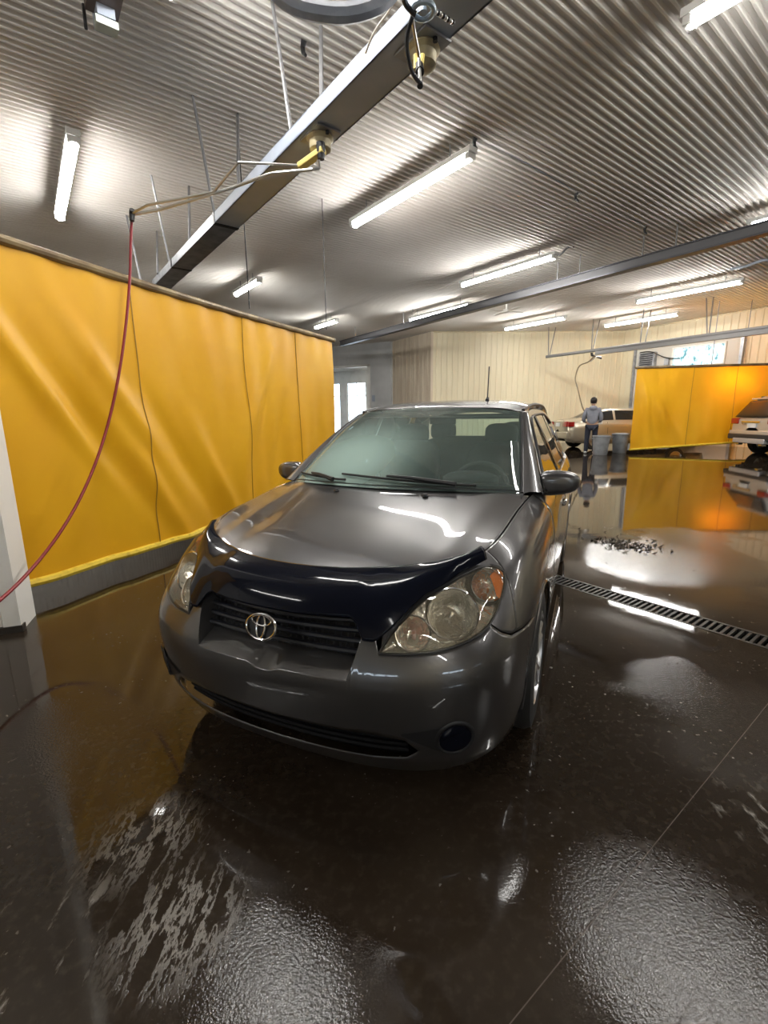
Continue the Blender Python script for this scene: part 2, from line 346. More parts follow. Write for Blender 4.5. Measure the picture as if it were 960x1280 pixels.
# grey wall with the pass-through opening into a daylit annex
dA = np.array([WA2[0]-WA1[0], WA2[1]-WA1[1], 0]); LA = np.linalg.norm(dA); dA /= LA; nA = np.array([dA[1], -dA[0], 0])   # nA points to the hall
if nA[1] > 0: nA = -nA
A0 = np.array([*WA1, 0.])
o1 = onpl(413, 457, A0, nA); o2 = onpl(464, 457, A0, nA); ZT = (o1[2]+o2[2])/2; s1, s2 = (o1-A0)@dA-1.2, (o2-A0)@dA
wa = MB()
for lo, hi in (((0, -.1, 0), (s1, .1, HC+.05)), ((s2, -.1, 0), (LA, .1, HC+.05)), ((s1, -.1, ZT), (s2, .1, HC+.05))): wa.box(lo, hi, (dA, nA, ZZ), A0)
struct(wa.build('wall_back', M_grey, smooth=False))
fr = MB(); t = .16
for lo, hi in (((s1, -.12, 0), (s1+t, .13, ZT)), ((s2-t, -.12, 0), (s2, .13, ZT)), ((s1, -.12, ZT-.10), (s2, .13, ZT))): fr.box(lo, hi, (dA, nA, ZZ), A0)
struct(fr.build('trim_1', M_white, smooth=False))
# annex behind: floor, ceiling, outer wall with two sash windows
an = struct(empty('wall_annex'))
AD = 3.0; org = A0-nA*AD
wz0, wz1 = .30, onpl(445, 478, org, nA)[2]; wins = []
for xa, xb in ((400, 425.5), (434, 458)):
    pa, pb = onpl(xa, 480, org, nA), onpl(xb, 480, org, nA); wins.append(((pa-org)@dA, (pb-org)@dA))
wins = [(wins[0][0]-1.0, wins[0][1]), wins[1]]
edges = [wins[0][0]-4]+[q for wn in wins for q in wn]+[wins[1][1]+5]
mb = MB()
for a, b in zip(edges[0::2], edges[1::2]): mb.box((a, -.08, 0), (b, .08, HC), (dA, nA, ZZ), org)
for a, b in wins: mb.box((a, -.08, 0), (b, .08, wz0), (dA, nA, ZZ), org); mb.box((a, -.08, wz1), (b, .08, HC), (dA, nA, ZZ), org)
mb.box((edges[0], -.08, HC-.9), (edges[-1], AD, HC-.85), (dA, nA, ZZ), org)
mb.box((edges[0]-.1, -.08, 0), (edges[0], AD-.1, HC), (dA, nA, ZZ), org); mb.box((edges[-1], -.08, 0), (edges[-1]+.1, AD-.1, HC), (dA, nA, ZZ), org)
mb.build('annex_wall', M_white, an, smooth=False)
for k, (a, b) in enumerate(wins):
    wn = struct(empty('window_%d' % (k+1))); c = (a+b)/2; f = MB(); t = .045
    for lo, hi in (((a, -.05, wz0), (a+t, .05, wz1)), ((b-t, -.05, wz0), (b, .05, wz1)), ((a, -.05, wz0), (b, .05, wz0+t)), ((a, -.05, wz1-t), (b, .05, wz1))): f.box(lo, hi, (dA, nA, ZZ), org)
    f.build('window_frame', M_white, wn, smooth=False)
    zm = wz1-.72
    MB().box((a, -.03, zm-.025), (b, .03, zm+.025), (dA, nA, ZZ), org).build('muntin', M_galvdk, wn, smooth=False)
    MB().box((c-.02, -.03, zm), (c+.02, .03, wz1), (dA, nA, ZZ), org).build('muntin', M_galvdk, wn, smooth=False)
    for lo, hi in (((a, zm), (c, wz1)), ((c, zm), (b, wz1)), ((a, wz0), (b, zm))):
        MB().box((lo[0]+.01, -.006, lo[1]+.01), (hi[0]-.01, .006, hi[1]-.01), (dA, nA, ZZ), org).build('pane', MATS.get('window glass') or glassy('window glass', (.95, .97, 1), 0, .8, .04, (.8, .85, .9)), wn, smooth=False)

M_tan = mat('stained tan panel', (.72, .62, .48), .5, var=(2.2, (.55, .44, .32), .42, .72, (2.5, 2.5, .25)))
ribwall('wall_short', WA2, WB, 0, HC+.02, M_tan, .3, .012)
ribwall('wall_far', WB, WC, 0, HC+.02, M_wall)
ribwall('wall_right', WC, WD, 0, HC+.02, M_wall)
struct(MB().box((-.05, -.05, 0), (.05, .05, HC), None, (*WB, 0)).build('trim_2', M_tan, smooth=False))
struct(MB().box((-.03, -.03, 0), (.03, .03, HC), None, (*WA2, 0)).build('trim_3', M_grey, smooth=False))
for k, (a, b) in enumerate(((WB, WC), (WC, WD))):
    a3, b3 = np.array([*a, HC-.05]), np.array([*b, HC-.05]); struct(MB().tube([a3, b3], .035, 4).build('trim_%d' % (4+k), M_wall, smooth=False))
ribwall('wall_left', (-8.4, -7), WA1, 0, HC+.02, M_white)
ribwall('wall_side', WD, (19.5, -7), 0, HC+.02, M_wall)
# wall behind the camera with two tall glazed bay doors that let the daylight in
M_doorp = mat('white door panel', (.56, .54, .48), .45)
yb = -7.; bw = MB(); DO = ((-5.2, -1.6), (2.2, 5.8), (9.6, 13.2)); xs_ = [-8.4]+[q for a in DO for q in a]+[19.5]
for a, b in zip(xs_[0::2], xs_[1::2]): bw.box((a, yb-.1, 0), (b, yb+.1, HC+.05))
for a, b in DO: bw.box((a, yb-.1, 3.4), (b, yb+.1, HC+.05))
struct(bw.build('wall_front', M_wall, smooth=False))
for k, (a, b) in enumerate(DO):
    dd = struct(empty('door_%d' % (k+1), ((a+b)/2, yb, 0))); W2 = (b-a)/2
    for r in range(6):
        z0 = r*.565
        if r == 3:
            f = MB()
            for lo, hi in (((-W2, -.03, z0), (W2, .03, z0+.07)), ((-W2, -.03, z0+.49), (W2, .03, z0+.56))): f.box(lo, hi)
            for q in range(5): xq = -W2+q*(2*W2-.1)/4; f.box((xq, -.03, z0), (xq+.1, .03, z0+.56))
            f.build('door_panel', M_doorp, dd, smooth=False); MB().box((-W2, -.006, z0+.06), (W2, .006, z0+.5)).build('pane', MATS['window glass'], dd, smooth=False)
        else: MB().box((-W2, -.03, z0), (W2, .03, z0+.56)).build('door_panel', M_doorp, dd, smooth=False)

# overhead door with a frosted strip window in the right wall
C3 = np.array([*WC, 0.]); dD = np.array([WD[0]-WC[0], WD[1]-WC[1], 0]); dD /= np.linalg.norm(dD); nD = np.array([dD[1], -dD[0], 0])
if nD[1] > 0: nD = -nD
p1, p2 = onpl(798, 440, C3, nD), onpl(930, 420, C3, nD); a, b = (p1-C3)@dD, (p2-C3)@dD
q1, q2 = onpl(842, 459, C3, nD), onpl(908, 434, C3, nD); wa_, wb_ = (q1-C3)@dD, (q2-C3)@dD; wz0, wz1 = onpl(842, 459, C3, nD)[2], onpl(842, 437, C3, nD)[2]
dz1 = onpl(930, 421, C3, nD)[2]
dd = struct(empty('door_4'))
f = MB()
for lo, hi in (((a, .03, 0), (wa_, .09, dz1)), ((wb_, .03, 0), (b, .09, dz1)), ((wa_, .03, wz1), (wb_, .09, dz1)), ((wa_, .03, 0), (wb_, .09, wz0))): f.box(lo, hi, (dD, nD, ZZ), C3)
f.build('door_panel', M_doorp, dd, smooth=False)
f = MB(); t = .05
for lo, hi in (((wa_-t, .05, wz0-t), (wa_, .13, wz1+t)), ((wb_, .05, wz0-t), (wb_+t, .13, wz1+t)), ((wa_-t, .05, wz0-t), (wb_+t, .13, wz0)), ((wa_-t, .05, wz1), (wb_+t, .13, wz1+t))): f.box(lo, hi, (dD, nD, ZZ), C3)
f.build('window_frame', M_white, dd, smooth=False)
M_frost = mat('snowy window', (.55, .80, .88), .3, emit=(.55, .85, .95, .9), var=(5, (.05, .18, .22), .52, .66, (1.5, 1.5, 1)))
nt = M_frost.node_tree; bb = nt.nodes['Principled BSDF']; nt.links.new([n for n in nt.nodes if n.type == 'MIX'][0].outputs[2], bb.inputs['Emission Color'])
MB().box((wa_, .06, wz0), (wb_, .075, wz1), (dD, nD, ZZ), C3).build('pane', M_frost, dd, smooth=False)
for s in (a-.09, b): MB().box((s, .03, 0), (s+.09, .16, dz1+.1), (dD, nD, ZZ), C3).build('door_track', M_galv, dd, smooth=False)

# ---------------------------------------------------------------- overhead rods, beam, rails
def rod(name, a, b, r, m, parent=None): return MB().tube([a, b], r, 6).build(name, m, parent)
bm_ = thing('ceiling_beam', 'wide galvanised channel beam hung from the ceiling on rods above the car', 'beam')
ZB = 3.55; v0, v1 = 1.985, 2.255
for k, (u0, u1, m) in enumerate(((-3.0, 5.70, M_galvdk), (5.74, 7.62, M_galv), (7.66, 8.9, M_galv))):
    mb = MB(); th = .012
    mb.box((u0, v0, ZB), (u1, v1, ZB+th), (U, V, ZZ)); mb.box((u0, v0, ZB), (u1, v0+th, ZB+.11), (U, V, ZZ)); mb.box((u0, v1-th, ZB), (u1, v1, ZB+.11), (U, V, ZZ)); mb.box((u0, v0, ZB+.10), (u1, v0+.05, ZB+.11), (U, V, ZZ))
    mb.build('beam_section', m, bm_, smooth=False)
for u in (5.72, 7.64): MB().box((u-.03, v0-.006, ZB-.006), (u+.03, v1+.006, ZB+.115), (U, V, ZZ)).build('splice', M_dark, bm_, smooth=False)
for (tx, ty), (bx, by) in (((240, 115), (270, 278)), ((340, 0), (366, 178)), ((188, 215), (213, 333)), ((158, 268), (176, 350)), ((297, 142), (298, 240)), ((401, 30), (402, 130)), ((236, 232), (237, 302)), ((196, 288), (197, 342))):
    rod('hanger_rod', onz(tx, ty, HC), onz(bx, by, ZB+.10), .017, M_rod, bm_)

rl = thing('trolley_rail', 'long dark steel trolley rail hung under the ceiling behind the car', 'rail')
ZR = 4.22; pA, pB = onz(427, 432, ZR), onz(960, 291, ZR); dR = pB-pA; LR = np.linalg.norm(dR); dR /= LR; nR = np.array([dR[1], -dR[0], 0])
nR = nR if nR[1] < 0 else -nR
MB().box((0, -.10, -.02), (LR+4, .10, .01), (dR, nR, ZZ), pA).build('rail_flange', M_rail, rl, smooth=False)
MB().box((0, .03, .01), (LR+4, .07, .15), (dR, nR, ZZ), pA).build('rail_web', mat('rail web', (.085, .085, .09), .5, .2), rl, smooth=False)
MB().box((0, -.10, .15), (LR+4, .10, .17), (dR, nR, ZZ), pA).build('rail_flange', M_rail, rl, smooth=False)
for s in (1.1, 4.2, 4.7, LR*.72, LR*.76, LR-2.0, LR-1.4):
    p = pA+dR*s; rod('hanger_rod', p+ZZ*.16, np.array([p[0], p[1], HC]), .012, M_rod, rl)

fr_ = thing('boom_rail', 'grey pipe rail on paired hanger rods in front of the cream far wall', 'rail')
ZF = 3.62; pA2, pB2 = onz(683, 446, ZF), onz(960, 409, ZF); dPR = pB2-pA2; L2 = np.linalg.norm(dPR); dPR /= L2
MB().tube([pA2, pA2+dPR*(L2+3)], .055, 10).build('rail_bar', M_pipeg, fr_)
o3 = pA2+dPR*(L2*.30); MB().box((0, -.09, -.16), (L2*.70+3, .06, -.04), (dPR, np.array([dPR[1], -dPR[0], 0]), ZZ), o3).build('lower_rail', M_pipeg, fr_, smooth=False)
for (tx, ty), (bx, by) in (((686, 408), (689, 446)), ((695, 408), (692, 446)), ((742, 398), (744, 439)), ((750, 399), (747, 439)), ((805, 386), (805, 431)), ((814, 387), (810, 430)), ((883, 371), (883, 419)), ((892, 371), (887, 419))):
    s = (onz(bx, by, ZF)-pA2)@dPR; rod('hanger_rod', onz(tx, ty, HC), pA2+dPR*s, .018, M_pipeg, fr_)

# ---------------------------------------------------------------- tube lights
M_tube = mat('lit tube', (1, 1, 1), .4, emit=(1, .98, .94, TUBE_POWER))
M_house = mat('light housing', (.60, .60, .58), .4, .2)
def tube_light(A, label, Ln=2.55, group='tube lights under the ceiling'):
    t = thing('tube_light', label, 'light', A, 0, group); t.rotation_euler = (0, 0, 0)
    ax = (-U, V, ZZ)
    MB().box((-.05, -.07, .04), (Ln+.05, .07, .10), ax).build('housing', M_house, t, smooth=False)
    G = [[-U*s+V*.062*math.cos(a)+ZZ*(.02-.055*math.sin(a)) for a in np.linspace(-.18, math.pi+.18, 13)] for s in (0, Ln)]
    MB().grid(G).build('diffuser', M_tube, t)
    for s in (0, Ln): MB().box((s-.03, -.065, -.025), (s+.03, .065, .035), ax).build('end_cap', M_house, t, smooth=False)
    for s in (.35, Ln-.35): rod('hanger', -U*s+ZZ*.09, -U*s+ZZ*(HC-HL), .008, M_rod, t)
    return t
LIGHTS = [((443, 282), 'lit tube light between the channel beam and the trolley rail', 2.55), ((75, 273), 'lit tube light above the near yellow curtain', 2.6),
 ((578, 357), 'lit tube light just before the dark trolley rail with a coiled cable end', 2.5), ((513, 401), 'lit tube light behind the middle of the dark trolley rail', 2.6),
 ((632, 412), 'lit tube light nearest the far cream wall', 2.4), ((757, 408), 'lit tube light above the pipe rail', 2.35), ((797, 378), 'lit tube light between dark rail and pipe rail', 2.45),
 ((295, 369), 'short lit tube light beyond the curtain pipe', 1.5), ((395, 410), 'distant small tube light over the curtain end', 1.4), ((862, 30), 'lit tube light in the darkest stretch of ceiling beside the car', 2.55), ((938, 283), 'lit tube light crossing behind the dark rail at its near stretch', 2.55)]
for (x, y), lb, Ln in LIGHTS: tube_light(onz(x, y, HL), lb, Ln)
for u, v, lb in ((4.25, 1.26, 'lit tube light straight above the hood of the grey hatchback'), (-3.6, 4.7, 'lit tube light near the middle glazed bay door'), (-3.8, -1.5, 'lit tube light near the glazed bay door by the white ribbed wall'), (4.0, -4.6, 'lit tube light over the bay between curtain and white ribbed wall'), (-2.0, 10.3, 'lit tube light near the side wall and the dark rail end'), (-5.6, 15, 'lit tube light in the corner of bay doors and side wall')):
    tube_light(uvz(u, v, HL), lb, 2.55)
pc = A0+dA*((s1+s2)/2+1.0)-nA*1.5+ZZ*(HC-1.35); an_l = tube_light(pc, 'lit tube light inside the daylit annex', 2.2)  # extra tube light, added to make the annex brighter
for ch in an_l.children:
    if ch.name.startswith('hanger'): ch.scale = (1, 1, 1.5)
# hooks, conduit elbows, cable at the light ends
for k, (x, y) in enumerate(((380, 50), (595, 172), (722, 240), (808, 283))):
    p = onz(x, y, HC-.02); h = MB().tube([p, p-ZZ*.04+U*.03, p-ZZ*.09+U*.02, p-ZZ*.13-U*.02], [.028, .022, .02, .014], 8).build('ceiling_hook', M_dark)
    tag(h, 'small black hook screwed to the ribbed ceiling', 'hook', 'ceiling hooks')
def cable(name, pts, r, m, label, cat='cable', group=None, n=40): return tag(MB().tube(spl(pts, n), r, 8).build(name, m), label, cat, group)
cable('light_cable', [onz(697, 319, HL+.2), onz(703, 316, HC-.12), onz(709, 310, HC-.05), onz(717, 309, HC-.02)], .018, M_dark, 'short dark cable curling off the tube light before the trolley rail')
cable('ceiling_conduit', [onz(914, 336, HC-.03), onz(935, 332, HC-.08), onz(948, 327, HC-.06), onz(975, 326, HC-.04)], .03, M_galvdk, 'thick grey conduit run on the ceiling beyond the dark rail', 'conduit')
cable('ceiling_cable', [onz(595, 168, HC-.02), onz(660, 205, HC-.02), onz(722, 240, HC-.02), onz(808, 283, HC-.02)], .008, M_galvdk, 'thin grey cable strung along the black ceiling hooks')

# camera-like box on a drop pole at the ceiling corner
cb = thing('ceiling_camera_box', 'small grey box with pale front on a drop pole above the curtain', 'box')
p = onz(130, 22, 4.42); MB().box((-.10, -.06, -.05), (.10, .06, .07), (U, V, ZZ), p).build('housing', M_galvdk, cb, smooth=False)
q = onz(132, 30, 4.36); MB().box((-.075, -.07, -.05), (.075, .03, .0), (V, U, ZZ), q).build('front_cover', mat('pale plastic', (.55, .60, .55), .5), cb, smooth=False)
rod('drop_pole', p+ZZ*.05, np.array([p[0], p[1], HC]), .016, M_white, cb)
MB().box((-.03, -.12, .02), (.65, .10, .10), (-U, V, ZZ), p).build('mounting_plate', mat('brown plate', (.14, .11, .10), .6), cb, smooth=False)
pp = onz(104, 5, 4.5); rod('stub_rod', pp, pp-ZZ*.16, .012, M_dark, cb)
# ================================================================ YELLOW CURTAINS
def curtain_mat(name, c1, c2):
    m = mat(name, c1, .42, var=(1.3, c2, .35, .7, (1, 1, .8)), bump=(9, .10, 4)); nt = m.node_tree; b = nt.nodes['Principled BSDF']; out = nt.nodes['Material Output']
    t = nt.nodes.new('ShaderNodeBsdfTranslucent'); t.inputs[0].default_value = (.95, .42, .01, 1); x = nt.nodes.new('ShaderNodeMixShader'); x.inputs[0].default_value = .2
    nt.links.new(b.outputs[0], x.inputs[1]); nt.links.new(t.outputs[0], x.inputs[2]); nt.links.new(x.outputs[0], out.inputs[0]); return m
M_curt = curtain_mat('yellow vinyl', (.84, .46, .014), (.76, .38, .010))
M_hem = mat('bright yellow hem', (.80, .58, .05), .45, var=(20, (.55, .36, .03), .5, .75))
M_seam = mat('seam stitching', (.38, .19, .01), .6)
M_pipe = mat('brown pipe', (.16, .11, .06), .5, .2, var=(4, (.30, .23, .12), .45, .7))
def curtain(name, label, P0, P1, ztop, zbot, seams, amp, seed, tears=(), sag=0.):
    """P0,P1 floor points of the two ends; ztop/zbot functions of t"""
    P0, P1 = np.array([*P0, 0.]), np.array([*P1, 0.]); d = P1-P0; Ln = np.linalg.norm(d); d /= Ln; n = np.array([d[1], -d[0], 0])
    t_ = thing(name, label, 'curtain'); r = np.random.default_rng(seed); ph = r.uniform(0, 6.28, 12)
    def pt(s, h):                       # s along, h 0 top .. 1 bottom
        t = s/Ln; zt, zb = ztop(t), zbot(t); z = zt+(zb-zt)*h; dr = h*(1.0-.25*h)
        o = amp*dr*(.55*math.sin(2.1*s+1.5*h+ph[0])+.40*math.sin(4.7*s-2.6*h+ph[1])+.26*math.sin(8.3*s+5.2*h+ph[2])+.12*math.sin(17*s-3*h+ph[3]))
        o += amp*.16*math.exp(-h*9)*math.sin(15*s+ph[4])+amp*.22*math.sin(6*h+1.6*s+ph[5])*h
        for (ts, th, w, a, sl) in tears: o += a*math.exp(-(((s-ts)-sl*(h-th))/w)**2)*math.exp(-((h-th)/.28)**2)
        return P0+d*s+n*o+ZZ*z
    cuts = [0]+[q*Ln for q in seams]+[Ln]
    for a, b in zip(cuts[:-1], cuts[1:]):
        ns = max(10, int((b-a)/.035)); G = [[pt(s, h) for h in np.linspace(0, 1, 56)] for s in np.linspace(a, b, ns)]
        MB().grid(G).build('curtain_panel', M_curt, t_, angle=180)
    for q in cuts[1:-1]:
        L_ = np.array([pt(q, h) for h in np.linspace(0, 1, 50)]); MB().grid(np.stack([L_-d*.008+n*.004, L_+n*.010, L_+d*.008+n*.004], 1)).build('seam', M_seam, t_)
    ss = np.linspace(0, Ln, 120)
    MB().tube([pt(s, 1) for s in ss], .034, 8).build('hem', M_hem, t_)
    MB().tube([P0+d*s+ZZ*(ztop(s/Ln)+.03) for s in np.linspace(-.05, Ln+.05, 40)], .038, 10).build('top_pipe', M_pipe, t_)
    return t_, pt
# near curtain, parallel with the parked car
ca = math.radians(21.5); cd_ = np.array([math.sin(ca), math.cos(ca), 0]); cp = np.array([-2.47, 4.24, 0]); cn = np.array([cd_[1], -cd_[0], 0])
E1 = onpl(417, 480, cp, cn); E0 = cp-cd_*2.6
ztA, ztB = onpl(100, 328, cp, cn)[2], onpl(421, 429, cp, cn)[2]
near_curtain, _ = curtain('wash_bay_curtain', 'long yellow vinyl curtain hanging between the bays beside the grey hatchback', E0[:2], E1[:2], lambda t: ztA+(ztB-ztA)*max(0, (t-.25)/.75)-.05*math.sin(math.pi*t), lambda t: .145,
  [.425, .655, .83], .06, 3, ((2.0, .35, .10, .05, 1.6), (2.5, .55, .12, -.05, 1.5), (3.0, .75, .12, .05, 1.4), (2.8, .45, .12, .05, 1.6), (3.5, .7, .13, -.05, 1.5), (4.0, .8, .12, .045, 1.3), (4.6, .5, .2, .04, -.9), (5.3, .6, .15, -.04, -.8), (5.0, .3, .12, .03, -1.2)))
# sheer wires holding the curtain pipe
for x, y, xe, ye in ((303, 295, 312, 386), (408, 250, 408, 412)):
    e = onpl(xe, ye, cp, cn); top = np.array([e[0], e[1], HC]); o = tag(rod('suspension_wire', e, top, .007, M_dark), 'thin dark wire holding up the near yellow curtain pipe', 'wire', 'curtain wires')
# far curtain
pl = onfloor(786, 567); pr = np.array([13.05, pl[1]-.15, 0]); dF = pr-pl; dF[2] = 0; nF = np.array([dF[1], -dF[0], 0])
z0, z1 = onpl(787, 461, pl, nF)[2], onpl(960, 456, pl, nF)[2]
hz0, hz1 = onpl(786, 562, pl, nF)[2], onpl(900, 553, pl, nF)[2]
far_curtain, _ = curtain('wash_bay_curtain', 'far yellow vinyl curtain glowing orange at its top behind the silver vehicle', pl[:2], pr[:2], lambda t: z0+(z1-z0)*t/.93, lambda t: hz0+(hz1-hz0)*t/.62 if t < .62 else hz1, [.33, .58, .78], .05, 11,
  ((.8, .55, .25, .12, 1.2), (1.3, .65, .2, -.09, 1.0), (.4, .5, .12, .08, .5)))
# unseen amber light added behind the far curtain to make its orange glow
lp = thing('added_amber_lamp', 'amber lamp hung behind the far yellow curtain', 'lamp')  # unseen lamp, added for the orange glow on the curtain
gl = onpl(918, 473, pl, nF)+np.array([.1, .42, 0]); M_amb = mat('amber lamp', (1, .5, .1), .5, emit=(1, .50, .10, 60))  # glow material of the added unseen lamp
MB().tube([gl-np.array([.55, 0, .05]), gl+np.array([.55, 0, .05])], .07, 12).build('added_lamp_tube', M_amb, lp)
MB().box((-.6, .07, -.09), (.6, .12, .12), None, gl).build('added_lamp_housing', M_dark, lp, smooth=False)
for s in (-.5, .5): rod('added_drop_rod', gl+np.array([s, .1, .1]), np.array([gl[0]+s, gl[1]+.1, HC]), .012, M_rod, lp)

# white pier at the end of the near curtain
pr_ = onz(28, 789, 0); pier = struct(empty('wall_pier')); dx = np.array([-math.cos(.35), -math.sin(.35)*.35, 0]); 
f0 = onz(0, 793, 0); dx = f0-pr_; dx /= np.linalg.norm(dx); dy = np.array([-dx[1], dx[0], 0]); dy = dy if dy[1] > 0 else -dy
MB().box((0, 0, .0), (.10, .28, HC), (dx, dy, ZZ), pr_).build('corner_board', M_white, pier, smooth=False)
MB().box((.108, .012, .0), (1.6, .28, HC), (dx, dy, ZZ), pr_).build('board', M_white, pier, smooth=False)
MB().box((-.01, -.012, .0), (1.6, .05, .045), (dx, dy, ZZ), pr_).build('base_strip', mat('dirty rubber base', (.03, .025, .02), .5), pier, smooth=False)
# ================================================================ GREY HATCHBACK
CARX, CARY, CARYAW = -.44, 1.5, math.radians(-23.7)
M_paint = mat('dark grey metallic paint', (.074, .072, .074), .32, .65, coat=1., coat_rough=.03, bump=(260, .012, 2))
M_blkgl = mat('smoked acrylic', (.004, .005, .010), .08, spec=.16)
M_blk = mat('black plastic', (.012, .012, .014), .45)
M_band = mat('black glass band', (.003, .003, .004), .7, spec=.15)
M_blkm = mat('dark grille plastic', (.006, .007, .012), .4)
M_rub = mat('tyre rubber', (.012, .012, .012), .65)
M_trim = mat('satin black trim', (.02, .02, .022), .35)
M_chrome = mat('chrome', (.72, .72, .74), .12, 1.)
M_alloy = mat('alloy rim', (.45, .45, .47), .28, .9)
M_ws = glassy('windshield glass', (.80, .92, .88), .02, 1.1, .07, (.55, .75, .68), ((-.34, 1.34, 1.14), .05, .60, .40))  # greenish patch paints a light glare into the windshield film
M_sg = glassy('side glass', (.72, .82, .79), .0, 1.6, .02)
M_lens = glassy('headlamp lens', (.97, .95, .89), .02, .9, .03, (.62, .56, .42))
M_refl = mat('headlamp reflector', (.88, .86, .80), .17, .9, bump=(55, .45))
M_int = mat('charcoal interior', (.022, .023, .025), .7)
car = thing('hatchback', 'dark grey hatchback with black hood deflector parked beside the near yellow curtain', 'car', (CARX, CARY, 0), CARYAW)

def yc(y):                                  # column index on the flank for a station y
    cs = np.linspace(4, 12, 400); return float(np.interp(y, BODY.grid(cs, [3])[:, 0, 1], cs))
WY = (.87, 3.47); WZ = .316; AR = .352
def arch_z(c):
    y = BODY.pt(c, 2)[1]; z = -1.
    for w in WY:
        if abs(y-w) < AR: z = max(z, WZ+math.sqrt(AR*AR-(y-w)**2))
    return z
def low_row(c, base=0.):
    z = arch_z(c); return max(base, BODY.row_at_z(c, z)) if z > 0 else base
def cols_between(c0, c1, step=.05, extra=()):
    cs = set(np.round(np.linspace(c0, c1, max(2, int((c1-c0)/step)+1)), 5)) | {q for q in extra if c0 < q < c1}; return sorted(cs)
def side_patch(mb, c0, c1, lo, hi, n=22, mir=1, step=.05, off=0., extra=()):
    G = []
    for c in cols_between(c0, c1, step, extra):
        a, b = lo(c), hi(c); G.append(BODY.col(c, np.linspace(a, max(a+1e-4, b), n)))
    G = np.array(G)*[mir, 1, 1]; mb.grid(G); return G
ARCH_COLS = []
for w in WY:
    for a in np.linspace(0, math.pi, 33): ARCH_COLS.append(round(yc(w-AR*.9999*math.cos(a)), 5))
    ARCH_COLS += [yc(w-AR-.001), yc(w+AR+.001)]
I = np.interp
HL_LO = lambda c: I(c, [1.68, 2.0, 2.53, 3.0, 3.35, 3.58, 3.82, 4.05, 4.2, 4.3], [4.38, 4.38, 4.43, 4.50, 4.58, 4.70, 4.93, 5.27, 5.52, 5.8])
HL_HI = lambda c: I(c, [1.68, 1.78, 1.9, 2.1, 2.33, 2.7, 3.12, 3.6, 4.05, 4.2, 4.3], [4.38, 4.95, 5.42, 5.92, 6.26, 6.50, 6.60, 6.52, 6.26, 6.04, 5.8])
BLINE = lambda c: I(c, [3.58, 3.8, 4.08, 4.6, 5.2], [4.66, 4.32, 4.03, 3.86, 3.72])
def top_row(c):
    c = abs(c)
    if c <= 1.30: return 3.28-.16*math.exp(-(c/.20)**4)
    if c <= 1.68: return I(c, [1.30, 1.36, 1.44, 1.56, 1.68], [3.28, 4.0, 5.3, 5.3, 4.36])
    if c <= 3.58: return HL_LO(c)-.03
    return BLINE(c)-.02
hole0 = lambda c: I(abs(c), [0, 1.6, 2.05, 2.25], [.80, .84, .98, 1.25]); hole1 = lambda c: I(abs(c), [0, 1.6, 2.05, 2.25], [1.62, 1.64, 1.55, 1.25])
fc = yc(WY[0]-AR)
# --- front bumper
mb = MB(); ex = [1.30, 1.36, 1.44, 1.56, 1.68, 3.58, 4.08, 2.25, 1.6, 2.05]
for m in (1, -1):
    side_patch(mb, 0, fc, hole1, top_row, 26, m, .05, extra=ex); side_patch(mb, 0, fc, lambda c: 0., hole0, 9, m, .05, extra=ex)
    side_patch(mb, fc, 5.2, lambda c: low_row(c), lambda c: max(low_row(c), BLINE(c)-.02), 10, m, .02)
bumper = mb.build('front_bumper', M_paint, car, weld=.0008, thick=.004, angle=50)
# shelf under the grille, recess cheeks, air slot
sh = MB()
cs = np.linspace(-1.34, 1.34, 61); A = np.array([BODY.pt(abs(c), top_row(c))*[np.sign(c) or 1, 1, 1] for c in cs])
Bk = A+np.array([0, .105, .0]); Bk[:, 2] = A[:, 2]+.048+.012*np.exp(-(cs/.20)**4); sh.grid(ruled(A, Bk, 6)); sh.build('grille_shelf', M_paint, bumper, angle=60)
for m in (1, -1):
    e = [BODY.pt(c, top_row(c))*[m, 1, 1] for c in (1.30, 1.33, 1.36, 1.40, 1.44)]; e2 = [p+np.array([-m*.01, .10, .03]) for p in e]; MB().grid(ruled(e, e2, 3)).build('grille_cheek', M_paint, bumper, angle=60)
sl = MB(); cs = np.linspace(-2.25, 2.25, 60); sl.grid([[BODY.pt(abs(c), r)*[np.sign(c) or 1, 1, 1]+np.array([0, .06, 0]) for r in np.linspace(.5, 2.0, 5)] for c in cs]); sl.build('lower_intake', M_band, bumper)
for k in range(3):
    r = 1.0+.2*k; MB().tube([BODY.pt(abs(c), r)*[np.sign(c) or 1, 1, 1]+np.array([0, .042, 0]) for c in np.linspace(-2.0, 2.0, 50)], .009, 6).build('intake_slat', M_band, bumper)
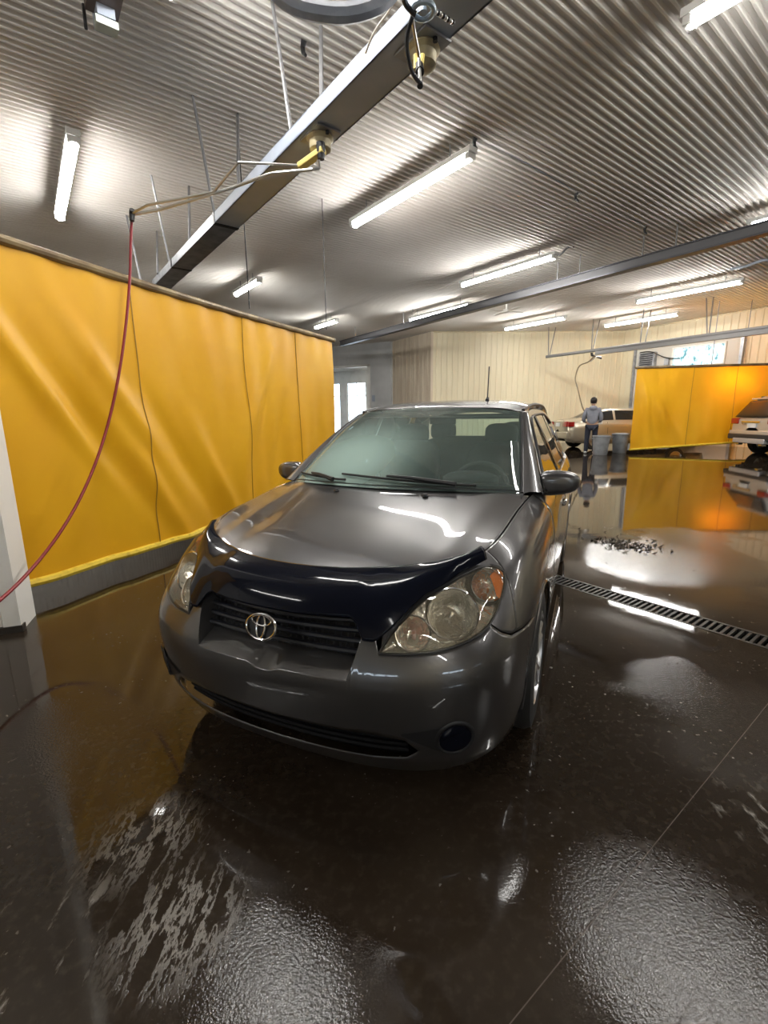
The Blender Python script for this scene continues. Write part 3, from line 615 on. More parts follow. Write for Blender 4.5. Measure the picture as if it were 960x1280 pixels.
# --- grille: dark backing, slats, badge
gg = MB(); cs = np.linspace(-1.42, 1.42, 41); gg.grid([[BODY.pt(abs(c), r)*[np.sign(c) or 1, 1, 1]+np.array([0, .105, .015]) for r in np.linspace(3.2, 7, 9)] for c in cs]); grille = gg.build('grille', M_blk, car)
for k in range(5):
    r = 3.9+.42*k; P = [BODY.pt(abs(c), r)*[np.sign(c) or 1, 1, 1]+np.array([0, .062+.003*k, .01]) for c in np.linspace(-1.40, 1.40, 50)]; MB().tube(P, .0105, 8).build('grille_slat', M_blkm, grille)
for c in np.linspace(-1.3, 1.3, 27):
    P = [BODY.pt(abs(c), r)*[np.sign(c) or 1, 1, 1]+np.array([0, .085, .012]) for r in np.linspace(3.5, 6.2, 7)]; MB().tube(P, .0035, 5).build('grille_rib', M_blkm, grille)
def ell(cx, cz, a, b, th, ty, n=40):
    G = []
    for k in range(n):
        t = 2*math.pi*k/n; q = np.array([cx+a*math.cos(t), 0, cz+b*math.sin(t)]); nx = np.array([math.cos(t)/a, 0, math.sin(t)/b]); nx /= np.linalg.norm(nx)
        G.append([q+nx*th*math.cos(s)+np.array([0, ty*math.sin(s), 0]) for s in np.linspace(0, 2*math.pi, 9)[:-1]])
    return G
eb = MB().grid(ell(0, 0, .062, .044, .0052, .006), True, True).grid(ell(0, .0215, .040, .0175, .0042, .005), True, True).grid(ell(0, .0005, .0175, .041, .0042, .005), True, True)
em = eb.build('emblem', M_chrome, car); em.location = (0, .010, .690); em.rotation_euler = (math.radians(-16), 0, 0); em['label'] = 'chrome emblem of three interlocking ovals'
MB().lathe([(0, .006), (.057, .006), (.057, .012), (0, .014)], 32, 'y').build('emblem_base', M_blk, em).scale = (1, 1, .7)
# --- fenders
for m in (1, -1):
    mb = MB(); dl = yc(1.335)
    side_patch(mb, 3.58, 4.3, lambda c: BLINE(c)+.03, lambda c: HL_LO(c)-.03, 12, m, .04)
    side_patch(mb, 3.95, 4.3, lambda c: HL_HI(c)+.03, lambda c: 6.97, 8, m, .04)
    side_patch(mb, 4.3, dl, lambda c: low_row(c, (BLINE(c)+.03) if c < 5.2 else 0.), lambda c: 6.97, 34, m, .05, extra=ARCH_COLS)
    mb.build('fender', M_paint, car, weld=.0008, thick=.003, angle=50)
    # front and rear doors, quarter panel
    def door(name, y0, y1, a=None):
        mb = MB(); side_patch(mb, yc(y0), yc(y1), lambda c: low_row(c, .35), lambda c: 7, 34, m, .05, extra=ARCH_COLS); d = mb.build(name, M_paint, car, weld=.0008, thick=.003, angle=50)
        return d
    d1 = door('front_door', 1.342, 2.42); d2 = door('rear_door', 2.428, 3.28)
    for d, y in ((d1, 2.24), (d2, 3.06)):
        P = [np.array([m*(.893-.02*abs(2*t-1)**3), y-.09+.2*t, .80+.012*math.sin(math.pi*t)]) for t in np.linspace(0, 1, 9)]; MB().tube(P, .011, 8, flat=1.3).build('door_handle', M_paint, d)
        c_ = yc(y); 
    mb = MB(); side_patch(mb, yc(3.288), 11.8, lambda c: low_row(c, 0.), lambda c: 7, 34, m, .05, extra=ARCH_COLS); mb.build('quarter_panel', M_paint, car, weld=.0008, thick=.003, angle=50)
    mb = MB(); side_patch(mb, yc(1.235), yc(3.10), lambda c: 0., lambda c: .34, 5, m, .08); mb.build('sill', M_paint, car)
    # arch lips and wheel wells
    for w in WY:
        L_ = []
        for a in np.linspace(math.radians(-8), math.radians(188), 49):
            y, z = w-AR*math.cos(a), WZ+AR*math.sin(a); c = yc(y); L_.append(BODY.pt(c, BODY.row_at_z(c, max(z, .2)))*[m, 1, 1]*[1, 0, 0]+np.array([0, y, z]))
        MB().tube(L_, .007, 6).build('arch_lip', M_paint, car)
        G = [[(x*m, w-(AR+.004)*math.cos(a), WZ+(AR+.004)*math.sin(a)) for x in (.56, .70, .80, .845)] for a in np.linspace(math.radians(-12), math.radians(192), 33)]
        MB().grid(G).build('wheel_well', M_blk, car)
# --- wheels
def wheel(x, y, m, r=.316, w=.205):
    o = D.objects.new('wheel', None); link(o, car); o.location = (x*m, y, r); o.rotation_euler = (0, 0, 0 if m > 0 else math.pi); h = w/2; k = r/.316
    MB().lathe([(.205*k, -h*.9), (.26*k, -h), (.30*k, -h*.92), (r, -h*.65), (r, h*.65), (.30*k, h*.92), (.26*k, h), (.212*k, h*.9), (.205*k, h*.55)], 48, 'x').build('tyre', M_rub, o)
    MB().lathe([(.212*k, h*.92), (.205*k, h*.95), (.196*k, h*.75), (.19*k, -h*.6), (0, -h*.6)], 40, 'x').build('rim', M_alloy, o)
    sp = MB()
    for q in range(5):
        for dlt in (-.16, .16):
            a = q*2*math.pi/5+.3; a0, a1 = a+dlt*.8, a+dlt*1.3
            P = [(h*.78, .035*math.cos(a0), .035*math.sin(a0)), (h*.74, .11*k*math.cos((a0+a1)/2), .11*k*math.sin((a0+a1)/2)), (h*.80, .198*k*math.cos(a1), .198*k*math.sin(a1))]; sp.tube(spl(P, 8), .015, 6)
    sp.build('spokes', M_alloy, o); MB().lathe([(0, h*.88), (.04, h*.86), (.055, h*.7), (.055, 0)], 20, 'x').build('hub', M_alloy, o)
    MB().lathe([(0, h*.2), (.14*k, h*.2), (.14*k, 0), (0, 0)], 32, 'x').build('brake_disc', M_galvdk, o)
for y in WY:
    for m in (1, -1): wheel(.772, y, m)
# --- hood
mb = MB(); cs = np.linspace(-3.97, 3.97, 97); rs = np.linspace(0, 3.97, 80)
def hood_pt(c, r):
    p = HOOD.pt(abs(c), r)*[1 if c >= 0 else -1, 1, 1]; f = math.exp(-((abs(c)-(2.5+.17*r))/.45)**2); return p+np.array([0, 0, .005*f*min(1, r)])
G = np.array([[hood_pt(c, r) for r in rs] for c in cs]); mb.grid(G)
hood = mb.build('hood', M_paint, car, thick=.004, angle=180)
for m in (1, -1):
    mb = MB(); side_patch(mb, 1.70, 4.0, lambda c: HL_HI(c)+.04, lambda c: 7, 8, m, .06); mb.build('hood_lip', M_paint, hood)
    MB().lathe([(0, .012), (.012, .012), (.016, 0), (0, 0)], 12, 'z', (m*.26, 1.03, HOOD.pt(1.2, 3.7)[2]+.002)).build('washer_nozzle', M_blk, hood)
# --- black deflector along the hood's front edge
cs = np.linspace(-3.96, 3.96, 121); G = []
def_lo = lambda c: I(abs(c), [0, 1.22, 1.34, 1.42, 1.62, 1.78, 2.0, 2.33, 3.12, 3.96], [5.9, 5.8, 5.4, 4.75, 4.72, 5.15, 5.80, 6.36, 6.70, 6.55])
def_hi = lambda c: I(abs(c), [0, .8, 1.6, 2.4, 3.2, 3.96], [.62, .62, .62, .52, .30, .06])
for c in cs:
    sg = 1 if c >= 0 else -1; a = abs(c); low = BODY.col(a, np.linspace(def_lo(c), 6.9, 14)); hi = np.array([HOOD.pt(a, r) for r in np.linspace(.04, def_hi(c), 12)])
    P = np.concatenate([low, hi]); n = BODY.nrm(max(a, .05), 6.3); n = n if n[1] < 0 else -n; k = np.linspace(0, 1, len(P)); offs = .016+.016*k
    Q = P+np.outer(offs, [0, 0, 1])*k[:, None]+np.outer(offs, n)*(1-k)[:, None]
    Q = lin(Q, 30)
    for _ in range(40): Q[1:-1] = Q[1:-1]*.5+(Q[:-2]+Q[2:])*.25
    bow = np.sin(np.linspace(0, math.pi, 30))*.018; Q = Q+np.outer(bow, n*.5+np.array([0, 0, .5])); G.append(Q*[sg, 1, 1])
MB().grid(G).build('hood_deflector', M_blkgl, car, thick=.004, angle=180)['label'] = 'glossy black deflector over the front edge of the hood'
# --- headlamps
M_amber = mat('amber reflector', (.80, .22, .03), .25, coat=.5)
M_bulb = mat('bulb tip', (.55, .28, .22), .3)
for m in (1, -1):
    hl = D.objects.new('headlight', None); link(hl, car)
    cs = np.concatenate([np.linspace(1.68, 1.9, 8), np.linspace(1.95, 4.2, 40), [4.25, 4.28, 4.3]])
    def hlg(off, n=16, sh=0.):
        G = []
        for c in cs:
            a, b = HL_LO(c)+sh, HL_HI(c)-sh; b = max(a+1e-3, b); P = BODY.col(c, np.linspace(a, b, n)); nn = BODY.nrm(c, min((a+b)/2, 6.6)); nn = nn if nn[1] < 0 else -nn
            bul = np.sin(np.linspace(0, math.pi, n))*min(1, (b-a)); G.append((P+np.outer(off+(.012*bul if off >= 0 else -.02*bul), nn))*[m, 1, 1])
        return np.array(G)
    MB().grid(hlg(.003)).build('lens', M_lens, hl, angle=180)
    MB().grid(hlg(-.045)).build('reflector_housing', M_refl, hl, angle=180)
    e = hlg(-.002); rim = list(e[:, 0])+list(e[::-1, -1]); MB().tube(rim+[rim[0]], .0055, 6).build('gasket', M_blk, hl)
    inn = hlg(-.045); ed = np.concatenate([e[:, 0], e[::-1, -1]]); ei = np.concatenate([inn[:, 0], inn[::-1, -1]]); MB().grid(ruled(ed, ei, 3)).build('bezel', M_refl, hl)
    # three reflector bowls with bulbs
    for c, r, R, dep in ((2.12, 5.02, .060, .04), (2.85, 5.40, .088, .05), (3.75, 5.75, .062, .03)):
        p = BODY.pt(c, r); nn = BODY.nrm(c, r); nn = nn if nn[1] < 0 else -nn; nn = nn*.5+np.array([.12, -.85, 0])*.5; nn /= np.linalg.norm(nn)
        a = np.cross(nn, [0, 0, 1.]); a /= np.linalg.norm(a); b = np.cross(nn, a); cen = p-nn*.030
        G = [[(cen+(a*math.cos(t)+b*math.sin(t))*R*q-nn*dep*(1-q*q))*[m, 1, 1] for q in (.08, .3, .5, .7, .86, 1.)] for t in np.linspace(0, 2*math.pi, 33)]
        MB().grid(G).build('reflector_bowl', M_refl, hl, angle=180)
        MB().tube([(cen+(a*math.cos(t)+b*math.sin(t))*R)*[m, 1, 1] for t in np.linspace(0, 2*math.pi, 33)], .004, 6).build('bowl_ring', M_chrome, hl)
        MB().tube([(cen-nn*dep)*[m, 1, 1], (cen-nn*dep*.4)*[m, 1, 1], (cen-nn*dep*.2)*[m, 1, 1]], [.009, .008, .004], 10).build('bulb', M_bulb if c != 2.85 else M_chrome, hl)
    G = []
    for c in np.linspace(3.86, 4.27, 12):
        a, b = HL_LO(c)+.06, min(HL_HI(c)-.05, 5.98+.3*(c-3.86)); b = max(a+.001, b); a = max(a, I(c, [3.86, 4.0, 4.27], [5.3, 5.0, 5.6])) if c < 4.0 else a; b = max(a+.001, b)
        P = BODY.col(c, np.linspace(a, b, 8)); nn = BODY.nrm(c, 5.6); nn = nn if nn[0] > 0 else -nn; G.append((P-nn*.006)*[m, 1, 1])
    MB().grid(G).build('side_marker', M_amber, hl)
# --- fog lamps
for m in (1, -1):
    p = BODY.pt(2.82, 1.62); nn = BODY.nrm(2.82, 1.62); nn = nn if nn[1] < 0 else -nn; a = np.cross(nn, [0, 0, 1.]); a /= np.linalg.norm(a); b = np.cross(nn, a)
    fg = D.objects.new('fog_lamp', None); link(fg, car)
    G = [[(p+nn*h+(a*math.cos(t)+b*math.sin(t))*R)*[m, 1, 1] for R, h in ((.072, .001), (.066, .007), (.058, .004), (.050, -.004))] for t in np.linspace(0, 2*math.pi, 29)]
    MB().grid(G).build('fog_bezel', M_blk, fg, angle=180)
    G = [[(p+nn*h+(a*math.cos(t)+b*math.sin(t))*R)*[m, 1, 1] for R, h in ((.056, .0045), (.04, .008), (.02, .010), (.001, .0105))] for t in np.linspace(0, 2*math.pi, 25)]
    MB().grid(G).build('fog_lens', M_blkgl, fg, angle=180)
    G = []
    for c in np.linspace(2.0, 2.62, 14): G.append([(BODY.pt(c, r)+BODY.nrm(c, r)*(.004 if BODY.nrm(c, r)[1] < 0 else -.004))*[m, 1, 1] for r in np.linspace(I(c, [2.0, 2.62], [1.70, 1.25]), I(c, [2.0, 2.62], [1.76, 1.95]), 6)])
    MB().grid(G).build('fog_pocket', M_blk, fg)
# --- windshield, roof and pillars
WS = Surf([[(0,1.10,1.02),(0,1.40,1.195),(0,1.69,1.35),(0,1.94,1.462)], [(.25,1.115,1.02),(.235,1.41,1.194),(.22,1.695,1.348),(.21,1.945,1.46)], [(.48,1.16,1.018),(.46,1.44,1.188),(.43,1.72,1.34),(.405,1.965,1.45)], [(.64,1.225,1.012),(.605,1.485,1.175),(.57,1.755,1.325),(.535,2.0,1.434)], [(.705,1.275,1.005),(.665,1.525,1.162),(.625,1.785,1.312),(.585,2.03,1.422)]], True)
G = WS.grid(np.linspace(-0.0, 4, 25), np.linspace(0, 3, 25)); Gm = np.concatenate([(G*[-1, 1, 1])[:0:-1], G])
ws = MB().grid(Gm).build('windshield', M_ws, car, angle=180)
# black band round the glass
bd = MB(); cs = np.linspace(-4, 4, 61); f = lambda c, r, o=.003: WS.pt(abs(c), r)*[1 if c >= 0 else -1, 1, 1]+np.array([0, o, -o])
bd.grid([[f(c, r) for r in np.linspace(0, .17+.10*(abs(c)/4)**8, 4)] for c in cs]); bd.grid([[f(c, r) for r in np.linspace(2.80-.05*(abs(c)/4)**8, 3, 3)] for c in cs])
for m in (1, -1): bd.grid([[f(m*c, r) for r in np.linspace(.05, 2.95, 30)] for c in np.linspace(3.72, 4.0, 4)])
bd.build('glass_band', M_band, ws)
# roof
RF = Surf([[(0,1.94,1.466),(0,2.3,1.512),(0,2.8,1.535),(0,3.4,1.518),(0,4.02,1.44)], [(.3,1.955,1.460),(.31,2.3,1.506),(.31,2.8,1.528),(.31,3.4,1.511),(.31,4.01,1.433)], [(.5,1.99,1.446),(.515,2.3,1.487),(.52,2.8,1.508),(.52,3.4,1.49),(.51,3.98,1.415)], [(.60,2.05,1.428),(.612,2.33,1.462),(.618,2.8,1.478),(.612,3.4,1.462),(.595,3.94,1.392)]], True)
G = RF.grid(np.linspace(0, 3, 21), np.linspace(0, 4, 41)); Gm = np.concatenate([(G*[-1, 1, 1])[:0:-1], G]); roof = MB().grid(Gm).build('roof', M_paint, car, thick=.004, angle=180)
for m in (1, -1):
    P = [RF.pt(2.93, r)*[m, 1, 1]+np.array([0, 0, .006]) for r in np.linspace(.1, 3.9, 30)]; MB().tube(P, .012, 8).build('roof_rail', M_trim, roof)
ab = RF.pt(.9, 1.25); MB().tube([ab, ab+np.array([0, .02, .02])], [.016, .010], 10).build('antenna_base', M_blk, roof); MB().tube([ab+np.array([0, .01, .02]), ab+np.array([.0, .035, .25])], .0045, 6).build('antenna', M_blk, roof)
def gs(y, z):                                # side glass surface
    t = np.clip((z-.985)/(1.45-.985), -.3, 1.2); return np.array([.818-.19*t-.03*t*t-.02*max(0, (y-3.3))*1.2, y, z])
rl_ = [(1.335, 1.0), (1.50, 1.115), (1.80, 1.275), (2.05, 1.395), (2.33, 1.44), (2.8, 1.452), (3.4, 1.435), (3.80, 1.385)]      # outer cant line
dlo_top = [(1.43, 1.005), (1.60, 1.115), (1.85, 1.255), (2.10, 1.365), (2.36, 1.402), (2.8, 1.413), (3.35, 1.395), (3.62, 1.33)]
for m in (1, -1):
    mm = [m, 1, 1]
    # A pillar skin between glass edge and door frame
    inner = spl([WS.pt(4, r)*mm for r in np.linspace(0, 3, 7)], 30); outer = spl([gs(*q)*mm for q in ((1.335, 1.0), (1.50, 1.115), (1.80, 1.275), (2.05, 1.395))], 30)
    mid = (inner+outer)/2+np.array([m*.018, -.006, .012]); MB().grid(np.stack([inner, (inner+mid)/2+np.array([m*.006, -.004, .006]), mid, (outer+mid)/2+np.array([m*.008, 0, .004]), outer], 1)).build('a_pillar', M_paint, car, angle=180)
    MB().tube(inner+np.array([m*.004, 0, .003]), .009, 6).build('glass_seal', M_trim, car)
    # cant rail from roof edge to door frame
    top = spl([RF.pt(3, r)*mm for r in np.linspace(0, 3.6, 9)], 40); bot = spl([gs(*q)*mm for q in rl_[3:]], 40); MB().grid(ruled(top, bot, 4)).build('cant_rail', M_paint, car, angle=180)
    # door frames (bright edge) following the glass line
    oc = spl([gs(*q)*mm for q in rl_], 60); ic = spl([gs(*q)*mm for q in dlo_top], 60); MB().grid(ruled(oc+np.array([m*.004, 0, 0]), ic+np.array([m*.004, 0, 0]), 3)).build('door_frame', M_paint, car, angle=180)
    MB().tube(ic+np.array([m*.008, 0, 0]), .008, 6).build('window_seal', M_trim, car)
    # panes
    def pane(name, lo, hi):
        A_ = lin([gs(*q) for q in lo], 16)*mm; B_ = lin([gs(*q) for q in hi], 16)*mm; MB().grid(ruled(A_, B_, 8)).build(name, M_sg, car, angle=180)
    pane('front_side_window', [(1.43, .985), (2.47, .985)], [(1.43, 1.0), (1.60, 1.115), (1.85, 1.255), (2.10, 1.365), (2.36, 1.402), (2.45, 1.404)])
    pane('rear_side_window', [(2.55, .985), (3.26, 1.0)], [(2.53, 1.406), (2.8, 1.413), (3.16, 1.40)])
    pane('quarter_window', [(3.34, 1.005), (3.86, 1.05)], [(3.24, 1.398), (3.40, 1.388), (3.60, 1.335)])
    for y0, y1, z0, z1, w_ in ((2.51, 2.49, .975, 1.41, .05), (3.30, 3.20, .985, 1.405, .045)):
        L_ = np.array([gs(y0+(y1-y0)*t, z0+(z1-z0)*t)*mm+np.array([m*.005, 0, 0]) for t in np.linspace(0, 1, 10)]); MB().grid(np.stack([L_-np.array([0, w_, 0]), L_+np.array([m*.004, 0, 0]), L_+np.array([0, w_, 0])], 1)).build('pillar_cover', M_trim, car)
    # belt strip and C pillar
    b0 = np.array([BODY.pt(c, 7)*mm for c in np.linspace(yc(1.335), yc(3.9), 40)]); b1 = np.array([gs(p[1], p[2]+.012)*mm for p in b0]); MB().grid(ruled(b0, b1, 3)).build('belt_moulding', M_trim, car)
    cp_o = spl([gs(*q)*mm for q in ((3.62, 1.33), (3.75, 1.20), (3.88, 1.05))], 14); cp_i = spl([gs(3.80, 1.385)*mm, np.array([.70*m, 4.0, 1.22]), np.array([.74*m, 4.12, 1.03])], 14); MB().grid(ruled(cp_o, cp_i, 4)).build('c_pillar', M_paint, car, angle=180)
    # mirror
    mi = D.objects.new('door_mirror', None); link(mi, car)
    sp_ = superell((0, 0, 0), (.112, .062, .078), .72, 32, 20); vs = []
    for x, y, z in sp_.v: k = (x+.112)/.224; vs.append(((.872+x)*m, 1.50+y+.05*(x/.112)*.3, 1.035+z*(1.0-.28*k)+.012*k))
    sp_.v = vs; sp_.build('mirror_shell', M_paint, mi, angle=180)
    MB().tube([(m*.77, 1.45, .985), (m*.79, 1.48, .995), (m*.82, 1.50, 1.005)], [.035, .03, .034], 10).build('mirror_arm', M_trim, mi)
    MB().grid([[(m*(.88+x), 1.558, 1.035+z) for z in (-.05, .05)] for x in (-.085, .075)]).build('mirror_glass', M_chrome, mi)
    MB().add([gs(1.43, .99)*mm+np.array([m*.006, 0, 0]), gs(1.60, .99)*mm+np.array([m*.006, 0, 0]), gs(1.60, 1.11)*mm+np.array([m*.006, 0, 0])], [(0, 1, 2)]).build('sail_panel', M_trim, mi)
# --- tail: hatch, rear glass, lamps, bumper
mb = MB()
for m in (1, -1): side_patch(mb, 11.8, 14, lambda c: 0., lambda c: 7, 20, m, .1)
mb.build('rear_body', M_paint, car, weld=.0008, thick=.003, angle=60)
G = [[np.array([(.52+.17*t)*s, 4.0+.14*t+(.02 if abs(s) < .8 else 0), 1.425-.40*t]) for s in np.linspace(-1, 1, 15)] for t in np.linspace(0, 1, 8)]; hg = np.array(G)
MB().grid(hg[1:7, 2:13]).build('rear_window', M_sg, car); fr2 = MB(); fr2.grid(hg[:2]); fr2.grid(hg[6:]); fr2.grid(hg[:, :3]); fr2.grid(hg[:, 12:]); fr2.build('hatch_frame', M_paint, car, weld=.0008)
for m in (1, -1):
    mb = MB(); G = [[(BODY.pt(c, r)+np.array([0, .012, 0]))*[m, 1, 1]+np.array([m*.008, 0, 0]) for r in np.linspace(4.6, 6.8, 8)] for c in np.linspace(11.3, 12.5, 10)]; MB().grid(G).build('tail_lamp', mat('red lamp', (.35, .01, .01), .15, coat=1), car)
# --- cowl and wipers
cw = MB(); cw.grid([[np.array(HOOD.pt(abs(c), 3.99)*[1 if c >= 0 else -1, 1, 1])*(1-t)+t*np.array([WS.pt(abs(c), .06)[0]*(1 if c >= 0 else -1), WS.pt(abs(c), .06)[1], WS.pt(abs(c), .06)[2]+.006])+np.array([0, 0, -.012*math.sin(math.pi*t)]) for t in np.linspace(0, 1, 5)] for c in np.linspace(-3.95, 3.95, 50)]); cw.build('cowl', M_trim, car)
for pv, tip in (((.52, .10), (-.9, .26)), ((-.45, .08), (-3.2, .26))):
    wp = D.objects.new('wiper', None); link(wp, car); b0 = WS.pt(abs(pv[0]*3.1), pv[1])*[np.sign(pv[0]), 1, 1]+np.array([0, -.02, .02])
    T_ = WS.pt(abs(tip[0]), tip[1])*[np.sign(tip[0]), 1, 1]+np.array([0, -.016, .014]); MB().tube([b0, (b0*.6+T_*.4)+np.array([0, -.012, .014]), b0*.35+T_*.65+np.array([0, -.008, .012])], [.014, .010, .007], 6).build('wiper_arm', M_blk, wp)
    P = []
    for t in np.linspace(-.15, 1.0, 14):
        xx = b0[0]*.72+(T_[0]-b0[0]*.72)*t; cc = min(3.9, abs(xx)/.705*4*1.02); P.append(WS.pt(cc, .13+.15*max(0, t))*[1 if xx >= 0 else -1, 1, 1]+np.array([0, -.010, .010]))
    MB().tube(P, .007, 6).build('wiper_blade', M_rub, wp)
# --- cabin
tub = MB(); tub.box((-.80, .95, .20), (.80, 4.15, .32)); tub.box((-.66, 1.0, .20), (.66, 1.12, .93)); tub.box((-.78, 4.02, .25), (.78, 4.12, .95)); tub.build('cabin_floor', M_int, car, smooth=False)
for m in (1, -1): MB().box((m*.74, 1.30, .30), (m*.79, 4.05, .965)).build('door_card', M_int, car, smooth=False)
MB().box((-.60, 2.1, 1.395), (.60, 3.95, 1.405)).build('headliner', mat('grey headliner', (.30, .30, .29), .8), car, smooth=False)
ds = [(1.14, 1.005), (1.30, 1.03), (1.50, 1.025), (1.66, .98), (1.70, .86), (1.62, .62)]; G = [[(x, y+.04*abs(x)**2, z-.02*abs(x)) for y, z in ds] for x in np.linspace(-.72, .72, 15)]
dash = MB().grid(G).build('dashboard', M_int, car, thick=.01); hump = superell((.36, 1.60, 1.02), (.17, .12, .055), .8).build('instrument_hood', M_int, dash)
sw = D.objects.new('steering_wheel', None); link(sw, car); sw.location = (.36, 1.84, .93); sw.rotation_euler = (math.radians(62), 0, 0)
MB().grid([[((.185+.016*math.cos(b))*math.cos(a), (.185+.016*math.cos(b))*math.sin(a), .016*math.sin(b)) for b in np.linspace(0, 2*math.pi, 9)[:-1]] for a in np.linspace(0, 2*math.pi, 33)[:-1]], True, True).build('wheel_rim', M_int, sw)
superell((0, 0, 0), (.08, .07, .03), .8).build('airbag_pad', M_int, sw); sp_ = MB()
for a in (0, math.pi, -math.pi/2): sp_.tube([(0, 0, 0), (.18*math.cos(a), .18*math.sin(a), 0)], .016, 6)
sp_.build('wheel_spokes', M_int, sw)
M_seat = mat('dark seat cloth', (.035, .036, .038), .85)
def seat(x, y, w, back=.55):
    s = D.objects.new('seat', None); link(s, car); s.location = (x, y, 0)
    superell((0, .25, .52), (w/2, .28, .11), .5).build('seat_cushion', M_seat, s)
    b_ = superell((0, 0, 0), (w/2, .085, .33), .5); b_.v = [(px, py+.58+pz*.28, pz+.88) for px, py, pz in b_.v]; b_.build('seat_back', M_seat, s)
    for hx in ((0,) if w < .7 else (-.36, .36)):
        superell((hx, .70, 1.255), (.13, .055, .09), .6).build('headrest', M_seat, s)
        for q in (-.05, .05): MB().tube([(hx+q, .685, 1.12), (hx+q, .695, 1.22)], .007, 6).build('headrest_post', M_chrome, s)
seat(.37, 1.90, .52); seat(-.37, 1.90, .52); seat(0, 2.75, 1.25)
MB().box((-.10, 2.19, 1.345), (.10, 2.215, 1.40)).build('rear_view_mirror', M_int, car, bevel=.008, smooth=False)
MB().box((-.55, .32, .19), (.62, 4.1, .24)).build('underbody', M_blk, car, smooth=False)
MB().box((-.46, .30, .25), (.46, .98, .76)).build('engine_bay', M_blk, car, smooth=False)
# ================================================================ SPRAY BOOMS AND HOSES
M_tan = MATS['stained tan panel']; M_mount = mat('tan cast mount', (.42, .36, .22), .5, .2, var=(12, (.26, .22, .15), .45, .7))
M_yel = mat('yellow boom arm', (.62, .50, .16), .45, .1, var=(15, (.42, .33, .10), .5, .75))
M_steel = mat('steel pipe', (.50, .49, .46), .3, .85); M_red = mat('red hose', (.22, .008, .014), .4); M_hoseblk = mat('black hose', (.015, .016, .022), .4)
M_hosegr = mat('blue grey duct hose', (.30, .33, .40), .5, .0, var=(16, (.42, .45, .52), .45, .7)); M_blue = mat('blue grey cast ring', (.36, .44, .52), .4, .3)
def mount(root, c):
    MB().lathe([(0, 0), (.10, 0), (.105, -.012), (.085, -.03), (.082, -.085), (.06, -.10), (0, -.10)], 28, 'z', c).build('swivel_mount', M_mount, root, angle=40)
    MB().box((-.14, -.10, .0), (.14, .10, .012), (U, V, ZZ), c).build('mount_plate', M_galv, root, smooth=False)
    for a in (-1, 1): MB().lathe([(0, -.02), (.014, -.02), (.014, 0)], 8, 'z', c+U*.11*a).build('bolt', M_dark, root)
bo = thing('spray_boom', 'yellow swivel spray boom with long bent arms under the channel beam above the car', 'boom')
c1 = onz(400, 172, 3.53); mount(bo, c1)
a0, a1 = onz(401, 190, 3.40), onz(377, 207, 3.36); d = a1-a0; Ld = np.linalg.norm(d); d /= Ld; n = np.array([-d[1], d[0], 0]); n /= np.linalg.norm(n); b = np.cross(d, n)
MB().box((-.03, -.032, -.02), (Ld+.02, .032, .02), (d, n, b), a0).build('boom_bracket', M_yel, bo, smooth=False, bevel=.006)
MB().tube([a0+ZZ*.06, a0, a0-ZZ*.05], [.035, .035, .025], 14).build('swivel_joint', M_dark, bo)
MB().tube(lin([onz(398, 200, 3.34), onz(399, 210, 3.30), onz(391, 211, 3.28)], 8), .014, 8).build('elbow', M_steel, bo)
ZE = 3.10
MB().tube(lin([a1, onz(340, 205, 3.34), onz(298, 203, 3.32), onz(267, 240, 3.20), onz(185, 256, 3.14), onz(166, 266, ZE)], 60), .010, 8).build('boom_arm', M_steel, bo)
MB().tube(lin([onz(391, 212, 3.28), onz(338, 217, 3.28), onz(298, 232, 3.24), onz(267, 242, 3.19), onz(200, 262, 3.13), onz(167, 268, ZE)], 60), .012, 8).build('boom_hose', M_steel, bo)
MB().tube([onz(165, 262, ZE+.02), onz(165, 267, ZE), onz(165, 276, ZE-.06)], [.02, .022, .018], 10).build('arm_end', M_dark, bo)
hp = [(165, 274, 4.36), (164, 292, 4.34), (163, 330, 4.30), (158, 400, 4.20), (150, 460, 4.08), (135, 530, 3.90), (115, 590, 3.66), (85, 650, 3.36), (45, 705, 2.98), (0, 750, 2.58), (-55, 785, 2.2), (-120, 790, 1.9)]
p = aty(-55, 640, 2.2)
tag(MB().tube(spl([aty(*q) for q in hp]+[np.array([-2.75, 1.9, .75]), np.array([-2.8, 2.2, 1.2])], 110), .0115, 10).build('pressure_hose', M_red), 'dark red pressure hose hanging in front of the near yellow curtain', 'hose')
b2 = thing('spray_boom', 'folded spray boom with yellow fork and looped black hose at the beam end', 'boom')
c2 = onz(528, 62, 3.53); mount(b2, c2)
for s in (-1, 1):
    q0, q1 = onz(524+s*4, 68, 3.42), onz(523+s*3, 86, 3.30); MB().tube([q0, q1], .014, 6, flat=.5).build('fork_tine', M_yel, b2)
MB().tube([onz(524, 82, 3.33), onz(525, 90, 3.27)], .024, 12).build('swivel_joint', M_dark, b2)
MB().tube(lin([onz(513, 8, 3.46), onz(518, 40, 3.40), onz(524, 72, 3.34), onz(525, 100, 3.22), onz(525, 106, 3.20)], 40), .009, 8).build('boom_arm', M_steel, b2)
MB().tube(spl([onz(504, -12, 3.40), onz(509, 8, 3.40), onz(520, 18, 3.38)], 20), .013, 8).build('boom_hose', M_hoseblk, b2)
MB().tube(spl([onz(515, 22, 3.38), onz(509, 45, 3.34), onz(511, 75, 3.28), onz(518, 95, 3.23), onz(525, 104, 3.20)], 40), .011, 8).build('boom_hose', M_hoseblk, b2)
MB().tube([onz(525, 100, 3.23), onz(525, 108, 3.19)], [.012, .017], 8).build('hose_fitting', M_dark, b2)
cr = onz(529, 13, 3.40); G = [[cr+U*((.052+.014*math.cos(s))*math.cos(t))+V*((.052+.014*math.cos(s))*math.sin(t))+ZZ*.014*math.sin(s) for s in np.linspace(0, 6.2832, 9)[:-1]] for t in np.linspace(0, 6.2832, 29)[:-1]]
